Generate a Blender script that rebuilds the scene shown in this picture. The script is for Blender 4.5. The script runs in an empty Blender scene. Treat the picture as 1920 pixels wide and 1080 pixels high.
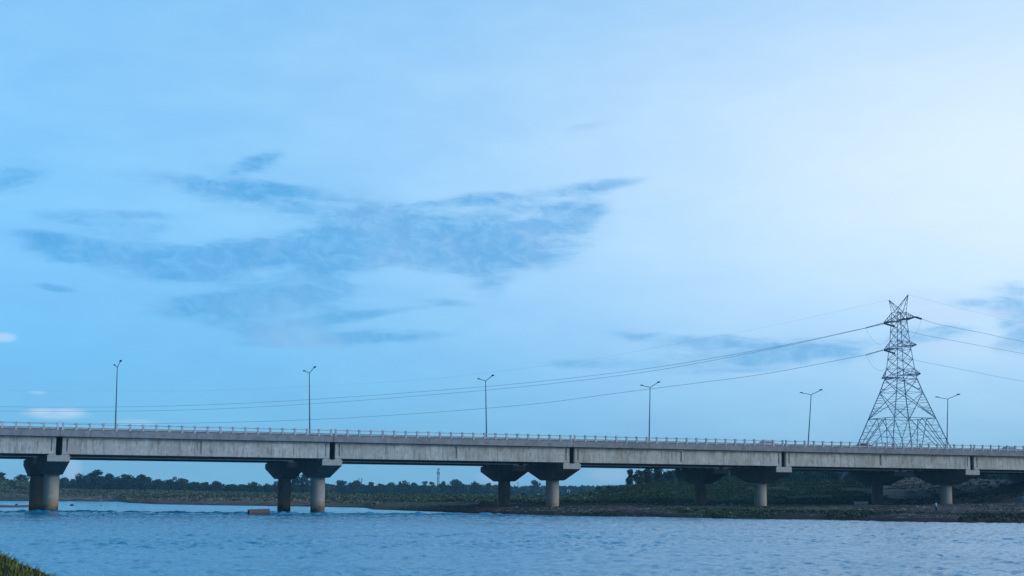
import bpy, math, random
import numpy as np
from mathutils import Matrix, Vector
random.seed(7); rng = np.random.default_rng(11)
SC = bpy.context.scene
COL = SC.collection
# ------------------------------------------------------------------ camera
FPX, PITCH, ROLL, CH = 2863.1, .13705, .00666, 2.3
_F = np.array([0, math.cos(PITCH), math.sin(PITCH)]); _U = np.array([0, -math.sin(PITCH), math.cos(PITCH)]); _R = np.array([1., 0, 0])
_R, _U = _R*math.cos(ROLL)+_U*math.sin(ROLL), -_R*math.sin(ROLL)+_U*math.cos(ROLL)
cam_d = bpy.data.cameras.new("camera"); cam = bpy.data.objects.new("camera", cam_d); COL.objects.link(cam)
cam_d.sensor_width = 36; cam_d.lens = 36*FPX/1920; cam_d.clip_start = .1; cam_d.clip_end = 12000
cam.matrix_world = Matrix(((_R[0], _U[0], -_F[0], 0), (_R[1], _U[1], -_F[1], 0), (_R[2], _U[2], -_F[2], CH), (0, 0, 0, 1)))
SC.camera = cam
def ray(x, y): return _F+_R*(x-960)/FPX-_U*(y-540)/FPX
def un(x, y, Y):                      # surveyed point: direction of sight at a known distance north of the camera
    v = ray(x, y); return np.array([0, 0, CH])+v*(Y/v[1])
# ------------------------------------------------------------------ node helpers
def nt_new(nt, t, **kw):
    n = nt.nodes.new(t)
    for k, v in kw.items(): setattr(n, k, v)
    return n
class NB:
    def __init__(s, nt): s.nt = nt
    def n(s, t, **kw): return nt_new(s.nt, t, **kw)
    def put(s, sock, v):
        if hasattr(v, 'is_linked'): s.nt.links.new(v, sock)
        elif isinstance(v, (tuple, list)) and len(v) == 3 and sock.type == 'RGBA': sock.default_value = (*v, 1)
        else: sock.default_value = v
    def m(s, op, a, b=0., c=0., clamp=False):
        n = s.n('ShaderNodeMath', operation=op, use_clamp=clamp)
        for i, v in enumerate((a, b, c)): s.put(n.inputs[i], v)
        return n.outputs[0]
    def v(s, op, a, b=None):
        n = s.n('ShaderNodeVectorMath', operation=op); s.put(n.inputs[0], a)
        if b is not None: s.put(n.inputs[1], b)
        return n.outputs['Value'] if op in ('LENGTH', 'DOT_PRODUCT') else n.outputs[0]
    def mix(s, f, a, b, blend='MIX'):
        n = s.n('ShaderNodeMix', data_type='RGBA', blend_type=blend)
        s.put(n.inputs[0], f); s.put(n.inputs[6], a); s.put(n.inputs[7], b); return n.outputs[2]
    def noise(s, vec, scale, detail=4., rough=.55, dist=0.):
        n = s.n('ShaderNodeTexNoise'); s.put(n.inputs['Vector'], vec); n.inputs['Scale'].default_value = scale
        n.inputs['Detail'].default_value = detail; n.inputs['Roughness'].default_value = rough; n.inputs['Distortion'].default_value = dist
        return n.outputs[0]
    def ramp(s, f, pts, interp='LINEAR'):
        n = s.n('ShaderNodeValToRGB'); s.put(n.inputs[0], f); r = n.color_ramp; r.interpolation = interp
        while len(r.elements) < len(pts): r.elements.new(.5)
        for e, (p, c) in zip(r.elements, pts): e.position = p; e.color = (c, c, c, 1) if isinstance(c, (int, float)) else (*c, 1)
        return n.outputs[0]
    def rng(s, f, a, b, c=0., d=1., smooth=False):
        n = s.n('ShaderNodeMapRange'); n.interpolation_type = 'SMOOTHSTEP' if smooth else 'LINEAR'
        for i, v in enumerate((f, a, b, c, d)): s.put(n.inputs[i], v)
        return n.outputs[0]
    def mapping(s, vec, loc=(0, 0, 0), rot=(0, 0, 0), sc=(1, 1, 1), typ='POINT'):
        n = s.n('ShaderNodeMapping', vector_type=typ); s.put(n.inputs[0], vec)
        n.inputs[1].default_value = loc; n.inputs[2].default_value = rot; n.inputs[3].default_value = sc; return n.outputs[0]
# ------------------------------------------------------------------ world
SUN_EL, SUN_AZ = math.radians(17), math.radians(104)      # azimuth clockwise from +Y
w = bpy.data.worlds.new("World"); SC.world = w; w.use_nodes = True
nt = w.node_tree; nt.nodes.clear(); B = NB(nt)
sky = B.n('ShaderNodeTexSky', sky_type='NISHITA', sun_disc=False, sun_elevation=SUN_EL, sun_rotation=SUN_AZ, altitude=200., air_density=1., dust_density=.2, ozone_density=5.)
tc = B.n('ShaderNodeTexCoord'); sx = B.n('ShaderNodeSeparateXYZ'); nt.links.new(tc.outputs['Generated'], sx.inputs[0])
az = B.m('ARCTAN2', sx.outputs[0], sx.outputs[1]); el = B.m('ARCSINE', sx.outputs[2])
cx_ = B.n('ShaderNodeCombineXYZ'); B.put(cx_.inputs[0], B.m('MULTIPLY', az, FPX)); B.put(cx_.inputs[1], B.m('MULTIPLY', el, FPX))
AE = cx_.outputs[0]                    # sky coordinates: azimuth and elevation angle
def skyxy(x, y):
    v = ray(x, y); v = v/np.linalg.norm(v); return math.atan2(v[0], v[1])*FPX, math.asin(v[2])*FPX
elr = B.rng(el, 0, .35)
blue = B.ramp(elr, [(0, (.03, .36, .70)), (.12, (.045, .38, .755)), (.25, (.075, .41, .80)), (.5, (.18, .53, .87)), (.8, (.225, .55, .88)), (1, (.215, .54, .88))])
def gauss(px, py, rx, ry, pre=None):
    cxx, cyy = skyxy(px, py) if pre is None else pre
    l = B.v('LENGTH', B.mapping(AE, (cxx, cyy, 0), (0, 0, 0), (rx, ry, 1), 'TEXTURE'))
    return B.m('EXPONENT', B.m('MULTIPLY', B.m('MULTIPLY', l, l), -1.))
g = gauss(2080, 300, 1060, 420)
col = B.mix(B.m('MULTIPLY', g, .97), blue, (.83, .935, 1.02))
gw = gauss(0, 0, 0, 0, None) if False else B.m('MULTIPLY', B.m('EXPONENT', B.m('MULTIPLY', B.m('POWER', B.v('LENGTH', B.mapping(AE, (1.5*FPX, .22*FPX, 0), (0, 0, 0), (.62*FPX, .45*FPX, 1), 'TEXTURE')), 2.), -1.)), .85)
zen = B.rng(el, .36, .85, 0, .72, True)
col = B.mix(zen, col, (.03, .09, .20))
col = B.mix(gw, col, (.95, 1.3, 1.7))
back = B.m('MULTIPLY', B.rng(az, math.radians(-28), math.radians(-100), 0, .55, True), 1.)
col = B.mix(back, col, (.05, .12, .22))
rear = B.rng(B.m('ABSOLUTE', az), math.radians(125), math.radians(170), 0, .4, True)
col = B.mix(rear, col, (.10, .17, .26))
# clouds: soft patches of thin stratus, torn by noise
wn = B.n('ShaderNodeTexNoise'); wn.inputs['Scale'].default_value = .0052; wn.inputs['Detail'].default_value = 5; B.put(wn.inputs['Vector'], B.mapping(AE, sc=(.55, 1.5, 1)))
wv = B.v('MULTIPLY', B.v('SUBTRACT', wn.outputs[1], (.5, .5, .5)), (150, 60, 0))
AEw = B.v('ADD', AE, wv)
CL = [(770,452,175,38,-4,.80),(700,445,80,24,-6,.62),(940,440,150,58,2,.42),(1075,405,85,36,8,.40),(905,512,52,30,-15,.30),(1110,345,95,13,9,.36),(1000,470,110,36,4,.30),
 (500,478,170,34,5,.62),(150,474,115,20,-6,.62),(280,470,170,26,-3,.36),(420,565,130,30,4,.72),(570,550,130,28,8,.46),(600,628,150,18,-2,.55),(600,598,130,16,12,.40),(520,585,150,30,0,.26),(390,345,165,14,-3,.46),(620,385,210,22,-4,.28),
 (475,296,55,14,22,.30),(15,322,75,32,-5,.34),(200,415,130,18,0,.32),(520,360,230,40,-6,.20),(100,532,40,5,-4,.35),(730,635,120,10,0,.3),
 (1440,650,190,20,0,.48),(1340,640,120,12,0,.26),(1180,625,60,9,-4,.40),(1390,672,210,14,3,.40),(1080,682,90,9,3,.34),(1730,622,70,15,0,.34),(1540,655,60,30,0,.1),
 (1905,600,44,34,0,.62),(1860,578,75,12,-6,.36),(1915,648,50,18,0,.5),(1900,545,70,16,-4,.34),(330,505,120,14,8,.3),(250,400,90,9,4,.25),(620,500,90,16,10,.3),(830,560,60,10,-10,.22),(700,585,120,8,8,.28),(480,640,70,6,4,.25),(870,380,160,10,5,.25),(60,440,90,8,0,.22),(1060,800,300,10,0,.10),(1120,235,110,10,5,.12),(1340,695,110,5,3,.2)]
tot = None
for (x, y, rx, ry, r, a) in CL:
    px, py = skyxy(x, y)
    l = B.v('LENGTH', B.mapping(AEw, (px, py, 0), (0, 0, math.radians(r)), (rx*1.35, ry*1.5, 1), 'TEXTURE'))
    o = B.rng(l, 1.2, .0, 0, a*1.9, True)
    tot = o if tot is None else B.m('ADD', tot, o)
tex = B.noise(B.mapping(AEw, rot=(0, 0, -.12), sc=(.42, 1.5, 1)), .014, 8, .62, .25)
wisp = B.noise(B.mapping(AEw, rot=(0, 0, -.18), sc=(.16, 1.6, 1)), .03, 6, .65, .2)
nn = B.m('ADD', B.m('MULTIPLY', B.m('SUBTRACT', tex, .49), 3.6), B.m('MULTIPLY', B.m('SUBTRACT', wisp, .5), 1.0))
cm = B.m('ADD', tot, B.m('MULTIPLY', nn, B.m('MULTIPLY', tot, 2.2, clamp=True)))
cm = B.m('ADD', B.m('MULTIPLY', B.rng(cm, .02, 1.15, 0, 1., True), .74), B.m('MULTIPLY', B.rng(tot, .0, 1., 0, 1., True), .26))
mott = B.noise(B.mapping(AE, rot=(0, 0, .25), sc=(.8, 1.5, 1)), .03, 7, .68, .6)
cm = B.m('MULTIPLY', cm, B.rng(mott, .36, .60, .62, 1.08))
ctone = B.noise(AEw, .006, 3)
cloudc = B.mix(B.rng(ctone, .47, .68), (.04, .32, .655), (.155, .385, .71))
cloudc = B.mix(B.m('MULTIPLY', g, .62), cloudc, (.44, .66, .92))
col = B.mix(cm, col, cloudc)
tot = None
for (x, y, rx, ry, a) in [(100,777,56,10,.5),(130,772,26,8,.2),(70,771,20,6,.2),(72,737,16,4,.25),(8,632,24,9,.55),(140,880,16,26,.32),(255,792,40,6,.25),(1790,590,110,14,.5),(1720,560,90,20,.45),(1820,650,90,16,.35),(930,895,40,16,.2),(1140,890,40,16,.2)]:
    px, py = skyxy(x, y); l = B.v('LENGTH', B.mapping(B.v('ADD', AE, B.v('MULTIPLY', wv, (.22, .16, 0))), (px, py, 0), (0, 0, 0), (rx*1.2, ry*1.2, 1), 'TEXTURE'))
    o = B.rng(l, 1.1, .4, 0, a, True); tot = o if tot is None else B.m('ADD', tot, o)
col = B.mix(tot, col, (.55, .66, .90))
fine = B.noise(B.mapping(AE, sc=(.35, 1., 1)), .012, 5, .6)
col = B.mix(.10, col, B.mix(B.rng(fine, .35, .65), (0, 0, 0), (1, 1, 1)), 'SOFT_LIGHT')
below = B.rng(el, -.02, -.0005)
col = B.mix(below, (.04, .08, .12), col)
b1 = B.n('ShaderNodeBackground'); b1.inputs[1].default_value = .05; nt.links.new(sky.outputs[0], b1.inputs[0])
b2 = B.n('ShaderNodeBackground'); b2.inputs[1].default_value = .885; nt.links.new(col, b2.inputs[0])
ad = B.n('ShaderNodeAddShader'); nt.links.new(b1.outputs[0], ad.inputs[0]); nt.links.new(b2.outputs[0], ad.inputs[1])
wo = B.n('ShaderNodeOutputWorld'); nt.links.new(ad.outputs[0], wo.inputs[0])
w.cycles.sampling_method = 'MANUAL'; w.cycles.sample_map_resolution = 512
# ------------------------------------------------------------------ sun, exposure
sl = bpy.data.lights.new("sun", 'SUN'); sl.energy = 1.25; sl.angle = math.radians(12); sl.color = (1, .95, .88)
so = bpy.data.objects.new("sun", sl); COL.objects.link(so)
sd = Vector((math.sin(SUN_AZ)*math.cos(SUN_EL), math.cos(SUN_AZ)*math.cos(SUN_EL), math.sin(SUN_EL)))
so.rotation_euler = sd.to_track_quat('Z', 'Y').to_euler(); so.location = (60, -20, 60)
SC.view_settings.view_transform = 'Standard'; SC.view_settings.look = 'None'; SC.view_settings.gamma = 1; SC.view_settings.exposure = 0
SC.cycles.max_bounces = 6; SC.cycles.volume_bounces = 0; SC.cycles.transparent_max_bounces = 8
# ------------------------------------------------------------------ materials
def mat(name, color, rough=.9, var=.25, scale=1., streak=None, bump=0., dark=None, metal=0., objrand=0., spec=.25, attr=None, extra=None):
    m = bpy.data.materials.new(name); m.use_nodes = True; t = m.node_tree; b = NB(t); p = t.nodes['Principled BSDF']
    geo = b.n('ShaderNodeNewGeometry'); pos = geo.outputs['Position']
    n1 = b.noise(pos, scale, 6, .65); n2 = b.noise(pos, scale*.17, 3)
    f = b.m('ADD', b.m('MULTIPLY', n1, .6), b.m('MULTIPLY', n2, .4))
    lo = tuple(c*(1-var) for c in color); hi = tuple(min(1, c*(1+var)) for c in color)
    c = b.mix(b.rng(f, .35, .65), lo, hi)
    if streak:
        s = b.noise(b.mapping(pos, sc=(1, 1, .06)), streak[0], 4, .6)
        c = b.mix(b.rng(s, .55, .72, 0, streak[1]), c, streak[2])
    if dark:
        s = b.noise(pos, dark[0], 5, .7); c = b.mix(b.rng(s, .56, .66, 0, dark[1]), c, dark[2])
    if extra: c = extra(b, c, pos)
    if attr:
        a = b.n('ShaderNodeAttribute', attribute_name=attr); c = b.mix(1., c, a.outputs['Color'], 'MULTIPLY')
    if objrand:
        oi = b.n('ShaderNodeObjectInfo'); h = b.n('ShaderNodeHueSaturation'); b.put(h.inputs['Color'], c)
        b.put(h.inputs['Value'], b.rng(oi.outputs['Random'], 0, 1, 1-objrand, 1+objrand)); b.put(h.inputs['Hue'], b.rng(oi.outputs['Random'], 0, 1, .485, .515)); c = h.outputs[0]
    t.links.new(c, p.inputs['Base Color']); p.inputs['Roughness'].default_value = rough; p.inputs['Metallic'].default_value = metal
    p.inputs['Specular IOR Level'].default_value = spec
    if bump:
        bn = b.n('ShaderNodeBump'); bn.inputs['Strength'].default_value = bump; bn.inputs['Distance'].default_value = .05; b.put(bn.inputs['Height'], n1); t.links.new(bn.outputs[0], p.inputs['Normal'])
    return m
def col_stain(b, c, pos):
    s = b.n('ShaderNodeSeparateXYZ'); b.put(s.inputs[0], pos); z = s.outputs[2]
    nz = b.noise(pos, .9, 4); zz = b.m('ADD', z, b.m('MULTIPLY', b.m('SUBTRACT', nz, .5), 2.2))
    c = b.mix(b.rng(zz, 2.2, 1.0, 0, .8), c, (.34, .20, .10))       # iron-brown flood stain
    c = b.mix(b.rng(zz, .95, .35, 0, .9), c, (.045, .05, .045))     # wet algae line
    ring = b.m('ABSOLUTE', b.m('SUBTRACT', b.m('FRACT', b.m('DIVIDE', z, 1.55)), .5))
    return b.mix(b.rng(ring, .485, .497, 0, .35), c, (.12, .12, .11))
def gird_stain_shade(b, c, pos):
    s = b.noise(b.mapping(pos, sc=(.9, .9, .35)), .35, 5, .6)
    c = b.mix(b.rng(s, .45, .6, 0, .55), c, (.40, .35, .29))
    s2 = b.noise(b.mapping(pos, sc=(1, 1, .12)), 3.0, 3, .7)
    c = b.mix(b.rng(s2, .52, .66, 0, .6), c, (.16, .15, .13))
    sz = b.n('ShaderNodeSeparateXYZ'); b.put(sz.inputs[0], pos); zz = b.m('ADD', sz.outputs[2], b.m('MULTIPLY', b.m('SUBTRACT', b.noise(b.mapping(pos, sc=(1, 1, .2)), .9, 5, .7), .5), 2.6))
    c = b.mix(b.rng(zz, 9.7, 10.5, 0, .62), c, (.17, .155, .135))       # run-off grime, with overhang shade painted in, towards the girder top
    return b.mix(b.rng(b.noise(pos, 7, 3, .8), .6, .72, 0, .5), c, (.2, .19, .17))
M = {}
M['girder'] = mat('concrete_girder', (.55, .54, .50), .9, .2, 1.8, (1.4, .55, (.25, .23, .20)), .25, extra=gird_stain_shade)
M['edge'] = mat('concrete_edge', (.29, .29, .30), .92, .25, 1.2, (1.6, .55, (.14, .14, .13)), .3, dark=(.8, .55, (.15, .15, .14)))
M['barrier'] = mat('concrete_barrier', (.21, .22, .235), .9, .25, 1.5)
M['rail'] = mat('concrete_rail', (.52, .53, .54), .9, .25, 2., (2, .45, (.2, .2, .2)))
M['soffit'] = mat('concrete_soffit', (.10, .10, .10), .95, .25, .6, dark=(.5, .4, (.09, .085, .08)))  # underside darkness worked into the concrete colour
M['cap'] = mat('concrete_cap', (.15, .13, .12), .92, .22, .8, (1., .4, (.14, .12, .11)), .2)  # cap body darkened in colour for the shade under the deck
M['capface'] = mat('concrete_cap_end', (.46, .44, .40), .9, .15, 2.)  # paler than the cap body: light on the near end faces, in the colour
M['column_brown_shaded'] = mat('shaded_column_concrete', (.25, .20, .165), .92, .2, 1.4, (1.3, .5, (.13, .11, .09)), .25, extra=col_stain)  # rear columns: deck shade mixed into the brown base colour
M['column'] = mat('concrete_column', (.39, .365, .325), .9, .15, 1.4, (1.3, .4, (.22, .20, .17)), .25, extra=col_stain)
M['asphalt'] = mat('asphalt', (.05, .05, .052), .9, .2, 2.)
M['steel'] = mat('galvanised_steel', (.09, .19, .29), .6, .15, .5, metal=.2)
M['lampsteel'] = mat('painted_pole', (.12, .20, .27), .6, .1, 1.)
M['lamphead'] = mat('lamp_housing', (.035, .05, .06), .5, .1, 1.)
M['insul'] = mat('insulator_glaze', (.035, .05, .065), .35, .1, 1.)
M['cable'] = mat('aluminium_cable', (.12, .19, .25), .6, .1, .2)
M['leaf'] = mat('tree_leaves', (.024, .050, .028), .75, .4, .35, objrand=.3, attr='tone', spec=.2)
M['leaf2'] = mat('light_tree_leaves', (.045, .075, .035), .75, .4, .35, objrand=.25, attr='tone', spec=.2)
M['bark'] = mat('bark', (.11, .085, .06), .95, .3, 2.)
M['scrub'] = mat('scrub_leaves', (.050, .082, .040), .85, .55, .05, attr='tone')
M['meadow'] = mat('meadow_scrub_leaves', (.085, .112, .062), .85, .5, .05, attr='tone')
M['dry'] = mat('dry_grass', (.19, .175, .13), .9, .4, .08, attr='tone')
M['grass'] = mat('grass_blades', (.085, .165, .04), .7, .45, 1.6, attr='tone', dark=(1.4, .6, (.16, .12, .03)))
M['rock'] = mat('river_rock', (.10, .085, .08), .9, .35, 2., bump=.4)
M['pale'] = mat('pale_stone', (.36, .34, .32), .9, .25, 2., bump=.3)
M['mud'] = mat('wet_mud', (.13, .075, .055), .7, .35, .7, bump=.3)
M['pipe'] = mat('weathered_pipe_concrete', (.15, .105, .095), .9, .2, 2.5, bump=.3, dark=(1.5, .4, (.13, .09, .07)))
M['pipein'] = mat('pipe_inside', (.06, .05, .045), .95, .2, 2.)
M['wash'] = mat('whitewash', (.62, .65, .70), .85, .12, 1.5, (1.5, .3, (.4, .42, .45)))
M['tarp'] = mat('tarpaulin', (.07, .10, .14), .8, .2, 1.5)
M['white'] = mat('white_paint', (.75, .76, .78), .6, .06, 1.)
M['glass'] = mat('dark_glass', (.02, .03, .04), .15, .1, 1., spec=.6)
M['carw'] = mat('silver_car_paint', (.50, .52, .55), .35, .04, 1., metal=.3, spec=.5)
M['card'] = mat('dark_car_paint', (.06, .075, .10), .35, .05, 1., spec=.5)
M['carb'] = mat('pale_blue_car_paint', (.30, .36, .46), .4, .05, 1., spec=.5)
M['tyre'] = mat('tyre_rubber', (.02, .02, .02), .9, .1, 1.)
M['red'] = mat('red_lens', (.35, .03, .03), .3, .05, 1.)
M['lens'] = mat('clear_lens', (.6, .6, .58), .2, .05, 1.)
M['skin'] = mat('skin', (.17, .095, .06), .7, .08, 6.)
M['shirt'] = mat('blue_shirt', (.22, .45, .75), .9, .12, 5.)
M['trouser'] = mat('dark_trousers', (.02, .022, .03), .9, .1, 5.)
M['hair'] = mat('black_hair', (.01, .01, .01), .6, .1, 5.)
# ground
m = bpy.data.materials.new('riverbank_ground'); m.use_nodes = True; b = NB(m.node_tree); p = m.node_tree.nodes['Principled BSDF']
geo = b.n('ShaderNodeNewGeometry'); pos = geo.outputs['Position']
at = b.n('ShaderNodeAttribute', attribute_name='cover'); sp = b.n('ShaderNodeSeparateColor'); b.put(sp.inputs[0], at.outputs['Color'])
n1 = b.noise(pos, .22, 7, .68); n2 = b.noise(b.mapping(pos, sc=(1, .35, 1)), .05, 5, .6); n3 = b.noise(pos, 1.3, 5, .7)
soil = b.mix(b.rng(n1, .38, .62), (.06, .042, .042), (.145, .105, .10)); soil = b.mix(b.rng(n3, .45, .6, 0, .7), soil, (.045, .036, .036)); soil = b.mix(b.rng(b.noise(b.mapping(pos, sc=(1, .5, 1)), .7, 5, .7), .56, .64, 0, .8), soil, (.32, .26, .235))
green = b.mix(b.rng(n1, .36, .62), (.022, .045, .022), (.055, .085, .038)); green = b.mix(b.rng(n3, .5, .7, 0, .5), green, (.085, .085, .05))
c = b.mix(b.rng(b.m('ADD', sp.outputs[0], b.m('MULTIPLY', b.m('SUBTRACT', n2, .5), 1.6)), .38, .62), soil, green)
c = b.mix(b.m('MULTIPLY', sp.outputs[1], b.rng(n1, .35, .6)), c, (.38, .26, .22))     # sand and red earth
c = b.mix(sp.outputs[2], c, (.035, .028, .028))                                       # wet edge, plus painted shadow line at the bank toe
m.node_tree.links.new(c, p.inputs['Base Color']); p.inputs['Roughness'].default_value = .95; p.inputs['Specular IOR Level'].default_value = .1
bn = b.n('ShaderNodeBump'); bn.inputs['Strength'].default_value = .9; bn.inputs['Distance'].default_value = .5; b.put(bn.inputs['Height'], n3); m.node_tree.links.new(bn.outputs[0], p.inputs['Normal'])
M['ground'] = m
# water
m = bpy.data.materials.new('river_water'); m.use_nodes = True; b = NB(m.node_tree); p = m.node_tree.nodes['Principled BSDF']
geo = b.n('ShaderNodeNewGeometry'); pos = geo.outputs['Position']
p.inputs['Base Color'].default_value = (.0, .27, .465, 1); p.inputs['Roughness'].default_value = .12; p.inputs['IOR'].default_value = 1.33; p.inputs['Specular IOR Level'].default_value = .5; p.inputs['Specular Tint'].default_value = (.62, .93, 1., 1)
wa = b.noise(b.mapping(pos, rot=(0, 0, .15), sc=(.55, 1., 1)), 2.1, 5, .62, .4); wb = b.noise(b.mapping(pos, rot=(0, 0, -.3), sc=(.6, 1., 1)), .55, 4, .55, .3); wc = b.noise(b.mapping(pos, sc=(.35, 1, 1)), .05, 3)
h = b.m('ADD', b.m('MULTIPLY', wa, .055), b.m('MULTIPLY', wb, .13)); h = b.m('MULTIPLY', h, b.rng(wc, .35, .65, .75, 1.25))
bn = b.n('ShaderNodeBump'); bn.inputs['Strength'].default_value = 1.; bn.inputs['Distance'].default_value = 1.; b.put(bn.inputs['Height'], h); m.node_tree.links.new(bn.outputs[0], p.inputs['Normal'])
M['water'] = m
# ------------------------------------------------------------------ mesh helpers
class MB:
    def __init__(s): s.v = []; s.f = []
    def add(s, vs, fs):
        o = len(s.v); s.v += [tuple(float(c) for c in q) for q in vs]; s.f += [tuple(i+o for i in f) for f in fs]; return s
    def box(s, x0, x1, y0, y1, z0, z1):
        return s.add([(x0,y0,z0),(x1,y0,z0),(x1,y1,z0),(x0,y1,z0),(x0,y0,z1),(x1,y0,z1),(x1,y1,z1),(x0,y1,z1)],
              [(0,3,2,1),(4,5,6,7),(0,1,5,4),(1,2,6,5),(2,3,7,6),(3,0,4,7)])
    def tube(s, p0, p1, r0, r1=None, n=8, cap=True):
        r1 = r0 if r1 is None else r1
        p0 = Vector([float(c) for c in p0]); p1 = Vector([float(c) for c in p1]); d = (p1-p0).normalized(); a = d.orthogonal().normalized(); c = d.cross(a); vs = []
        for q, r in ((p0, r0), (p1, r1)):
            for i in range(n):
                t = 2*math.pi*i/n; vs.append(q+a*(r*math.cos(t))+c*(r*math.sin(t)))
        fs = [(i, (i+1) % n, n+(i+1) % n, n+i) for i in range(n)]
        if cap: fs += [tuple(range(n))[::-1], tuple(range(n, 2*n))]
        return s.add(vs, fs)
    def path(s, pts, r, n=5):
        vs = []; P = [Vector([float(c) for c in q]) for q in pts]
        for k, q in enumerate(P):
            d = (P[min(k+1, len(P)-1)]-P[max(k-1, 0)]).normalized(); a = d.cross(Vector((0, 0, 1))).normalized(); c = d.cross(a)
            vs += [q+a*(r*math.cos(2*math.pi*i/n))+c*(r*math.sin(2*math.pi*i/n)) for i in range(n)]
        fs = [(k*n+i, k*n+(i+1) % n, (k+1)*n+(i+1) % n, (k+1)*n+i) for k in range(len(P)-1) for i in range(n)]
        return s.add(vs, fs)
    def lathe(s, prof, n=32, cx=0, cy=0):
        vs = [(cx+r*math.cos(2*math.pi*i/n), cy+r*math.sin(2*math.pi*i/n), z) for r, z in prof for i in range(n)]
        fs = [(k*n+i, k*n+(i+1) % n, (k+1)*n+(i+1) % n, (k+1)*n+i) for k in range(len(prof)-1) for i in range(n)]
        fs += [tuple(range(n))[::-1], tuple(range((len(prof)-1)*n, len(prof)*n))]
        return s.add(vs, fs)
    def me(s, name, m, smooth=False):
        d = bpy.data.meshes.new(name); d.from_pydata(s.v, [], s.f); d.materials.append(m)
        if smooth:
            d.polygons.foreach_set('use_smooth', [True]*len(d.polygons))
            try: d.set_sharp_from_angle(angle=math.radians(40))
            except Exception: pass
        d.update(); return d
    def build(s, name, m, parent=None, smooth=False): return link(name, s.me(name, m, smooth), parent)
def link(name, data, parent=None, loc=None):
    o = bpy.data.objects.new(name, data); COL.objects.link(o)
    if parent: o.parent = parent
    if loc is not None: o.location = loc
    return o
def tag(o, label=None, cat=None, group=None, kind=None):
    for k, v in (('label', label), ('category', cat), ('group', group), ('kind', kind)):
        if v: o[k] = v
    return o
def empty(name, loc, rz=0., sc=1.):
    o = link(name, None, None, loc); o.rotation_euler = (0, 0, rz); o.scale = (sc,)*3; o.empty_display_size = .5; return o
def np_mesh(name, V, F, m, attr=None, smooth=False, aname='tone'):
    d = bpy.data.meshes.new(name); nf, k = F.shape
    d.vertices.add(len(V)); d.vertices.foreach_set('co', V.astype(np.float32).ravel()); d.loops.add(nf*k); d.loops.foreach_set('vertex_index', F.astype(np.int32).ravel())
    d.polygons.add(nf); d.polygons.foreach_set('loop_start', np.arange(0, nf*k, k, dtype=np.int32)); d.polygons.foreach_set('loop_total', np.full(nf, k, dtype=np.int32))
    if smooth: d.polygons.foreach_set('use_smooth', np.ones(nf, bool))
    d.materials.append(m); d.update(calc_edges=True); d.validate()
    if attr is not None:
        a = d.color_attributes.new(aname, 'FLOAT_COLOR', 'POINT'); q = np.ones((len(V), 4), np.float32)
        q[:, :3] = attr if attr.ndim == 2 else attr[:, None]; a.data.foreach_set('color', q.ravel())
    return d
# smooth value noise
def vnoise(x, y, seed=0):
    xi = np.floor(x).astype(np.int64); yi = np.floor(y).astype(np.int64); fx = x-xi; fy = y-yi; fx = fx*fx*(3-2*fx); fy = fy*fy*(3-2*fy)
    def h(a, b_):
        q = (a*374761393+b_*668265263+seed*982451653) & 0xffffffff; q = ((q ^ (q >> 13))*1274126177) & 0xffffffff; return ((q ^ (q >> 16)) & 0xffff)/65535.
    return (h(xi, yi)*(1-fx)+h(xi+1, yi)*fx)*(1-fy)+(h(xi, yi+1)*(1-fx)+h(xi+1, yi+1)*fx)*fy
def fbm(x, y, seed=0, o=4): return sum(vnoise(x*2**k, y*2**k, seed+k)/2**k for k in range(o))/(2-2**(1-o))-.5
# ------------------------------------------------------------------ ground beyond the river
GC = [ # bearing, then (Y, z) of waterline, foreshore, toe, crest ; sand amount, green amount
 (-1400,640,660,1.2,700,4.,780,7,.2,.9),(0,640,655,1.3,690,5.2,760,7.5,.4,1.),(60,640,655,1.,690,4.8,770,7,.3,1.),(110,640,652,.8,690,3.6,790,5.2,.55,.6),(170,640,652,.8,690,3.2,790,5,.4,.7),(232,640,650,.6,690,3,790,5,.3,.75),
 (250,522,540,.5,640,2.4,790,5,.3,.75),(300,447,470,.7,600,2.3,790,4.8,.35,.7),(400,415,440,.8,570,2.2,780,4.4,.6,.6),(520,394,425,.9,545,2,760,3.9,.75,.6),(620,375,400,.7,480,1.7,620,3.2,.5,.75),
 (690,352,375,.6,450,1.5,570,3,.3,.85),(704,305,330,.5,420,1.4,540,3,.2,.9),(780,276,288,.5,370,1.4,500,3.2,.25,.85),(860,251,260,.55,335,1.4,480,3.2,.1,.85),(930,229,237,.75,300,1.3,460,3,.05,.7),(1000,218,226,.85,300,1.35,440,2.8,.05,.65),
 (1080,211,219,.9,300,1.45,400,3.,.05,.7),(1130,207,215,.9,300,1.5,385,4.4,.05,.7),(1175,205,213,.9,300,1.5,370,5.4,.05,.75),(1250,199,207,.85,305,1.5,370,6.2,.05,.8),(1350,192,200,.8,310,1.5,365,6.5,.08,.8),(1540,185,193,.8,310,1.5,352,6.9,.08,.75),
 (1660,176,184,.8,305,1.55,346,7.4,.1,.35),(1720,172,180,.8,305,1.6,345,7.7,.12,.25),(1850,170,178,.9,288,2.0,342,7.2,.15,.2),(1920,169,178,1.,270,2.4,330,7.,.2,.3),(2400,160,170,1.2,250,3,300,9,.2,.6),(3200,150,162,1.2,230,4,290,12,.2,.8)]
GC = np.array(GC, float); GA = (GC[:, 0]-960)/FPX
def gcol(a, k): return np.interp(a, GA, GC[:, k])
def wline(a, X): return gcol(a, 1)+fbm(X/9., X*0, 3)*5+fbm(X/2.3, X*0, 4)*2.4+fbm(X/.7, X*0, 6)*.8
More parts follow.
